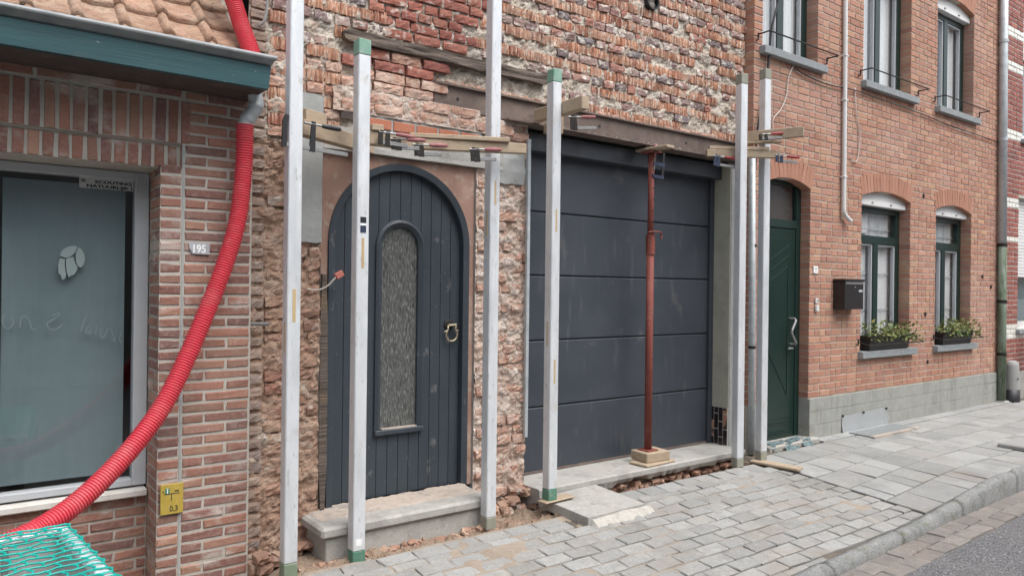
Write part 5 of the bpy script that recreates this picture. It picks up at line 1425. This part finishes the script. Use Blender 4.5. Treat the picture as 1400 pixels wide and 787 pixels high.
# ------------------------------------------------------------------ shoring posts
def post(x, y, z0, z1, rz, cap_t, cap_b, label, slots=(), tilt=0.0):
    P = empty('shoring_post', (x, y, z0), rz, label, 'post', 'aluminium shoring posts')
    P.rotation_euler = (0, tilt, rz)
    w = .036
    def part(nm, mb, m):
        me = mb.mesh(nm, m); o = bpy.data.objects.new(nm, me); COL.objects.link(o); o.parent = P; return o
    hb_ = .075 if cap_b else 0; ht = .085 if cap_t else 0
    H = z1-z0
    part('tube', MB().box(-w, w, -w, w, hb_, H-ht, bev=.005), M['alu'])
    if cap_b: part('foot_cap', MB().box(-w-.0006, w+.0006, -w-.0006, w+.0006, 0, hb_, bev=.004), M[cap_b])
    if cap_t: part('head_cap', MB().box(-w-.0006, w+.0006, -w-.0006, w+.0006, H-ht, H, bev=.004), M[cap_t])
    for (zz, h, wd, m, face) in slots:
        if face == 'f': part('slot_insert', MB().box(-wd/2, wd/2, -w-.0012, -w+.002, zz-z0-h/2, zz-z0+h/2), M[m])
        else: part('slot_insert', MB().box(-w-.0012, -w+.002, -wd/2, wd/2, zz-z0-h/2, zz-z0+h/2), M[m])
    return P
post(1.387, -.27, .035, 4.2, 0, None, 'cap_olive', 'tall aluminium post nearest the red hose, running out of the picture', [(1.445, .17, .017, 'slot_tan', 'f'), (1.28, .16, .014, 'slot_tan', 'l')])
p2 = post(1.762, -.285, .028, 2.9, 0, 'cap_green', 'cap_mid', 'aluminium post with green head cap before the arched door', [(1.73, .165, .015, 'slot_tan', 'f'), (1.885, .09, .034, 'plate_white', 'f')])
post(2.66, -.265, .05, 4.1, 0, None, 'cap_grey', 'tall aluminium post on the pier between arched door and garage', [(2.14, .15, .012, 'slot_tan', 'f'), (1.95, .16, .012, 'slot_tan', 'l')])
post(3.165, -.255, .145, 3.005, 0, 'cap_green', 'cap_mid', 'aluminium post with green caps standing on the concrete slab', [(2.0, .15, .012, 'slot_tan', 'f'), (1.0, .16, .014, 'slot_tan', 'f'), (1.25, .16, .012, 'slot_tan', 'l')])
post(5.19, -.255, .09, 3.345, R(-11), 'cap_grey', 'cap_grey', 'grey capped aluminium post at the right edge of the garage')
post(5.53, -.245, .105, 3.45, R(-9), 'cap_grey', 'cap_grey', 'grey capped aluminium post before the green house door')
for (a, b, c, d, m) in [(-.017, .017, 1.885+.01, 1.885+.043, 'ink'), (-.017, .017, 1.885-.043, 1.885-.004, 'blue_label')]:
    me = MB().box(a, b, -.0384, -.0374, c-.028, d-.028).mesh('label_field', M[m]); o = bpy.data.objects.new('label_field', me); COL.objects.link(o); o.parent = p2
me = MB().box(-.02, .014, -.0376, -.0363, .105, .14).mesh('small_label', M['plate_white']); o = bpy.data.objects.new('small_label', me); COL.objects.link(o); o.parent = p2
# zinc pipe standing between the last two posts
zp = empty('rain_pipe', (5.62, -.05, .05), label='slim grey rain pipe between the last two posts', cat='pipe')
MB().tube([(5.655, -.06, .1), (5.64, -.06, 1.5), (5.615, -.06, 2.78)], .03, 12).build('pipe', M['zinc'], zp, smooth=True)
MB().tube([(5.655, -.06, .01), (5.655, -.06, .1)], .02, 10).build('pipe_end', M['iron'], zp)
for zz in (1.05, 1.95): MB().tube([(5.645, -.06, zz-.012), (5.645, -.06, zz+.012)], .034, 12).build('pipe_clip', M['iron'], zp)

# ------------------------------------------------------------------ timbers
def timber(p, q, w, h, label, nm='timber_piece', z=None, m='wood', group='clamped timbers'):
    """beam from p to q (centre line), w across, h high"""
    p, q = Vector(p), Vector(q); d = (q-p); L = d.length; d.normalize()
    s = Vector((-d.y, d.x, 0)).normalized(); u = d.cross(s); 
    if u.z < 0: u = -u
    Mx = Matrix(((d.x, s.x, u.x, 0), (d.y, s.y, u.y, 0), (d.z, s.z, u.z, 0), (0, 0, 0, 1)))
    me = MB().box(-L/2, L/2, -w/2, w/2, -h/2, h/2, bev=.004).mesh(nm, M[m])
    o = bpy.data.objects.new(nm, me); COL.objects.link(o); o.matrix_world = Matrix.Translation((p+q)/2) @ Mx
    return tag(o, label, 'timber', group)
timber((1.43, -.24, 2.385), (1.97, .03, 2.385), .06, .085, 'weathered timber wedged behind the two posts left of the arched door')
timber((1.455, -.20, 2.462), (1.60, -.13, 2.462), .07, .065, 'short timber block on top of the timber beside the tallest left post')
timber((1.805, -.275, 2.372), (2.03, -.295, 2.372), .06, .075, 'short thick timber end beside the green capped post at the arched door')
timber((1.812, -.29, 2.428), (1.882, -.295, 2.428), .06, .035, 'small square block lying on the thick timber end')
timber((2.06, -.24, 2.378), (2.79, -.43, 2.408), .045, .062, 'long lower timber clamped across the post between the doors')
timber((2.08, -.25, 2.427), (2.67, -.425, 2.447), .04, .027, 'thin upper batten lying on the long timber between the doors')
timber((3.245, .03, 2.76), (3.232, -.49, 2.755), .06, .085, 'square timber needle passing beside the post on the slab')
timber((3.31, -.13, 2.74), (3.315, -.12, 2.62), .06, .045, 'upright timber wedge under the needle at the garage lintel')
timber((3.27, -.02, 2.665), (3.36, -.08, 2.665), .09, .05, 'pale offcut of board under the steel beam beside the wedge')
timber((4.41, .16, 2.672), (4.42, -.17, 2.665), .09, .022, 'pale split board between red prop and steel beam')
timber((5.03, -.05, 2.745), (5.45, -.34, 2.745), .045, .028, 'thin board on top of the timber behind the right garage post')
timber((5.01, -.04, 2.70), (5.53, -.385, 2.70), .045, .06, 'timber running behind the right garage post to the last post')
timber((5.37, -.12, 2.865), (5.60, -.57, 2.875), .04, .085, 'wide weathered board sticking out past the last post')
timber((5.32, -.19, 2.80), (5.50, -.43, 2.80), .05, .02, 'thin wooden wedge under the wide weathered board')

# ------------------------------------------------------------------ screw clamps
def clamp(loc, rz, L, J, label, hcol='handle_red', slide=.45, tilt=0.0, up=1, bar='steel', jaw='iron'):
    """bar along local X, jaws along local Z (up*J); handle parallel to the bar on the sliding jaw"""
    c = empty('screw_clamp', loc, rz, label, 'clamp', 'screw clamps'); c.rotation_euler = (0, tilt, rz)
    def part(nm, mb, m, sm=False):
        me = mb.mesh(nm, M[m], sm); o = bpy.data.objects.new(nm, me); COL.objects.link(o); o.parent = c
    part('bar', MB().box(0, L, -.005, .005, -.011, .011, bev=.002), bar)
    z0, z1 = (0, J) if up > 0 else (-J, 0)
    tip = J*up
    part('fixed_jaw', MB().prism([(-.012, -.012*up), (.014, -.012*up), (.012, tip*.8), (.02, tip), (.0, tip*1.03), (-.012, tip*.8)], -.006, .006), jaw)
    sx = L*slide
    part('sliding_jaw', MB().prism([(sx-.016, -.016*up), (sx+.016, -.016*up), (sx+.012, tip*.95), (sx-.01, tip*.95)], -.006, .006), jaw)
    part('spindle', MB().tube([(sx-.05, 0, tip*.86), (sx+.06, 0, tip*.86)], .0065, 8), 'steel')
    hp = [(sx+.045, 0, tip*.86), (sx+.055, 0, tip*.86), (sx+.085, 0, tip*.86), (sx+.13, 0, tip*.86), (sx+.155, 0, tip*.86), (sx+.16, 0, tip*.86)]
    part('handle', MB().tube(hp, [.006, .010, .0125, .012, .010, .005], 10), hcol, True)
    return c
clamp((1.325, -.30, 2.275), R(3), .36, .15, 'black handled screw clamp gripping the tallest left post', 'black_plastic', .43, R(2), jaw='black_plastic')
clamp((1.85, -.34, 2.345), R(-8), .16, .065, 'pink handled clamp on the short thick timber end, beside the green capped post', 'handle_pink', .25, R(2))
clamp((1.93, -.345, 2.325), R(-10), .15, .055, 'lower pink handled clamp on the short thick timber end', 'handle_pink', .2, R(-3))
clamp((2.10, -.30, 2.315), R(-14), .15, .062, 'pink handled clamp at the left end of the long timber', 'handle_pink', .2, R(-3))
clamp((2.43, -.39, 2.31), R(-14), .15, .068, 'pink handled clamp in the middle of the long timber', 'handle_pink', .2, R(-4))
clamp((3.42, -.15, 2.672), R(-20), .18, .09, 'pink handled clamp at the wedge under the steel beam', 'handle_pink', .12, R(-4))
clamp((5.32, -.35, 2.815), R(-25), .2, .04, 'red handled clamp lying on the board at the last post', 'handle_red', .25, R(-6))
clamp((5.02, -.12, 2.60), R(-30), .2, .08, 'red handled clamp below the timber left of the right garage post', 'handle_red', .15, R(6), jaw='blue_label')
clamp((5.45, -.42, 2.64), R(-30), .18, .05, 'red handled clamp below the timber at the last post', 'handle_red', .2, R(4), jaw='blue_label')
cc = clamp((4.515, .0, 2.45), R(-10), .2, .1, 'blue and pink clamp hanging beside the head of the red prop', 'handle_pink', .5, R(-86), jaw='blue_label', bar='black_plastic')

# ------------------------------------------------------------------ red steel prop
PR = empty('steel_prop', (4.43, .04, .25), label='red adjustable steel prop standing before the garage door', cat='prop')
px, py = 4.43, .04
MB().tube([(px, py, .275), (px, py, 1.98)], .030, 16).build('outer_tube', M['red_paint'], PR, smooth=True)
MB().tube([(px, py, 1.9), (px, py, 2.645)], .0245, 16).build('inner_tube', M['red_paint'], PR, smooth=True)
MB().tube([(px, py, 1.83), (px, py, 1.99)], .0365, 16).build('collar', M['red_paint'], PR)
MB().box(px-.06, px+.06, py-.06, py+.06, 2.642, 2.65, bev=.002).build('head_plate', M['red_paint'], PR)
MB().box(px-.06, px+.06, py-.06, py+.06, .266, .275, bev=.002).build('base_plate', M['red_paint'], PR)
MB().tube(smooth_path([(px-.06, py-.03, 2.005), (px-.02, py-.05, 2.01), (px+.06, py-.05, 2.01), (px+.085, py-.04, 1.99), (px+.08, py-.04, 1.955)], 5), .007, 8).build('locking_pin', M['red_paint'], PR, smooth=True)
ph = MB()
for i in range(6): ph.tube([(px, py-.0255, 2.09+i*.09), (px, py-.023, 2.09+i*.09)], .008, 8)
ph.build('pin_hole', M['black_plastic'], PR)
def block(name, x0, x1, y0, y1, z0, z1, m, label, cat, rz=0):
    me = MB().box(x0-(x0+x1)/2, x1-(x0+x1)/2, y0-(y0+y1)/2, y1-(y0+y1)/2, 0, z1-z0, bev=.006).mesh(name, M[m])
    o = bpy.data.objects.new(name, me); COL.objects.link(o); o.location = ((x0+x1)/2, (y0+y1)/2, z0); o.rotation_euler = (0, 0, rz)
    return tag(o, label, cat)
block('timber_block', 4.33, 4.58, -.06, .13, .19, .265, 'wood', 'thick timber block right under the red prop', 'timber', R(-4))
block('timber_board', 4.27, 4.62, -.09, .10, .169, .189, 'wood', 'thin board under the timber block of the red prop', 'timber', R(3))
# ------------------------------------------------------------------ loose slab and boards on the pavement
sl = MB(); zt = .128
V = [(3.165, -.14, .132), (3.73, -.10, .126), (3.745, -.575, .098), (3.20, -.60, .104)]
sl.add(V + [(a, b, c-.065) for a, b, c in V], [(0, 3, 2, 1), (0, 1, 5, 4), (1, 2, 6, 5), (2, 3, 7, 6), (3, 0, 4, 7)])
tag(sl.build('concrete_slab', M['concrete']), 'loose pale concrete slab lying before the garage sill', 'slab')
V = []; F = []; n = 40
for j in range(9):
    for i in range(n+1):
        x = 3.22+.56*i/n; y = -.585-(.08+.05*fbm(x*7, 3, 3))*j/8
        h = zs(x, y)+.03*(1-(j/8)**1.5)*(1-.3*abs(i/n-.5))+.006*fbm(x*14, y*14, 1)-.004*(j/8)
        if i in (0, n): h = zs(x, y)-.01
        V.append((x, y, h))
for j in range(8):
    for i in range(n): a_ = j*(n+1)+i; F.append((a_, a_+1, a_+n+2, a_+n+1))
tag(MB().add(V, F).build('cement_spill', M['pale_plaster']), 'white hardened cement spilled along the front of the loose slab', 'cement', kind='stuff')
block('timber_board', 3.09, 3.36, -.30, -.21, .133, .146, 'wood', 'small thin board under the post on the concrete slab', 'timber', R(4))
block('timber_board', 5.45, 5.56, -.62, -.2, .082, .106, 'wood', 'pale board lying on the pavement at the foot of the last post', 'timber', R(10))
# cable with connector left of the arched door
cb = empty('wire_connector', (1.8, .05, 1.62), label='short pale wire with pink connector sticking out left of the arched door', cat='cable')
MB().tube(smooth_path([(1.60, .08, 1.53), (1.66, .05, 1.525), (1.71, .03, 1.55), (1.74, .02, 1.585), (1.755, .02, 1.60)], 5), .005, 6).build('wire', M['cable_white'], cb, smooth=True)
MB().box(-.025, .025, -.012, .012, -.018, .018, M=Matrix.Translation((1.775, .02, 1.615)) @ Matrix.Rotation(R(-30), 4, 'Y'), bev=.003).build('connector', M['conn_pink'], cb)
# wall anchor sticking out of the toothing
tag(MB().tube([(1.275, .06, 1.335), (1.36, -.0, 1.337)], .011, 8).build('wall_anchor', M['steel']), 'short steel anchor rod in the rough joint beside the brick pier', 'anchor')
# grey cable loop beside the roof
tag(MB().tube(smooth_path([(1.30, .05, 3.3), (1.335, .04, 3.2), (1.34, .035, 3.08), (1.325, .035, 3.0), (1.30, .05, 2.97)], 6), .008, 8).build('cable', M['util_grey'], None, True), 'grey cable end hanging beside the roof verge', 'cable')
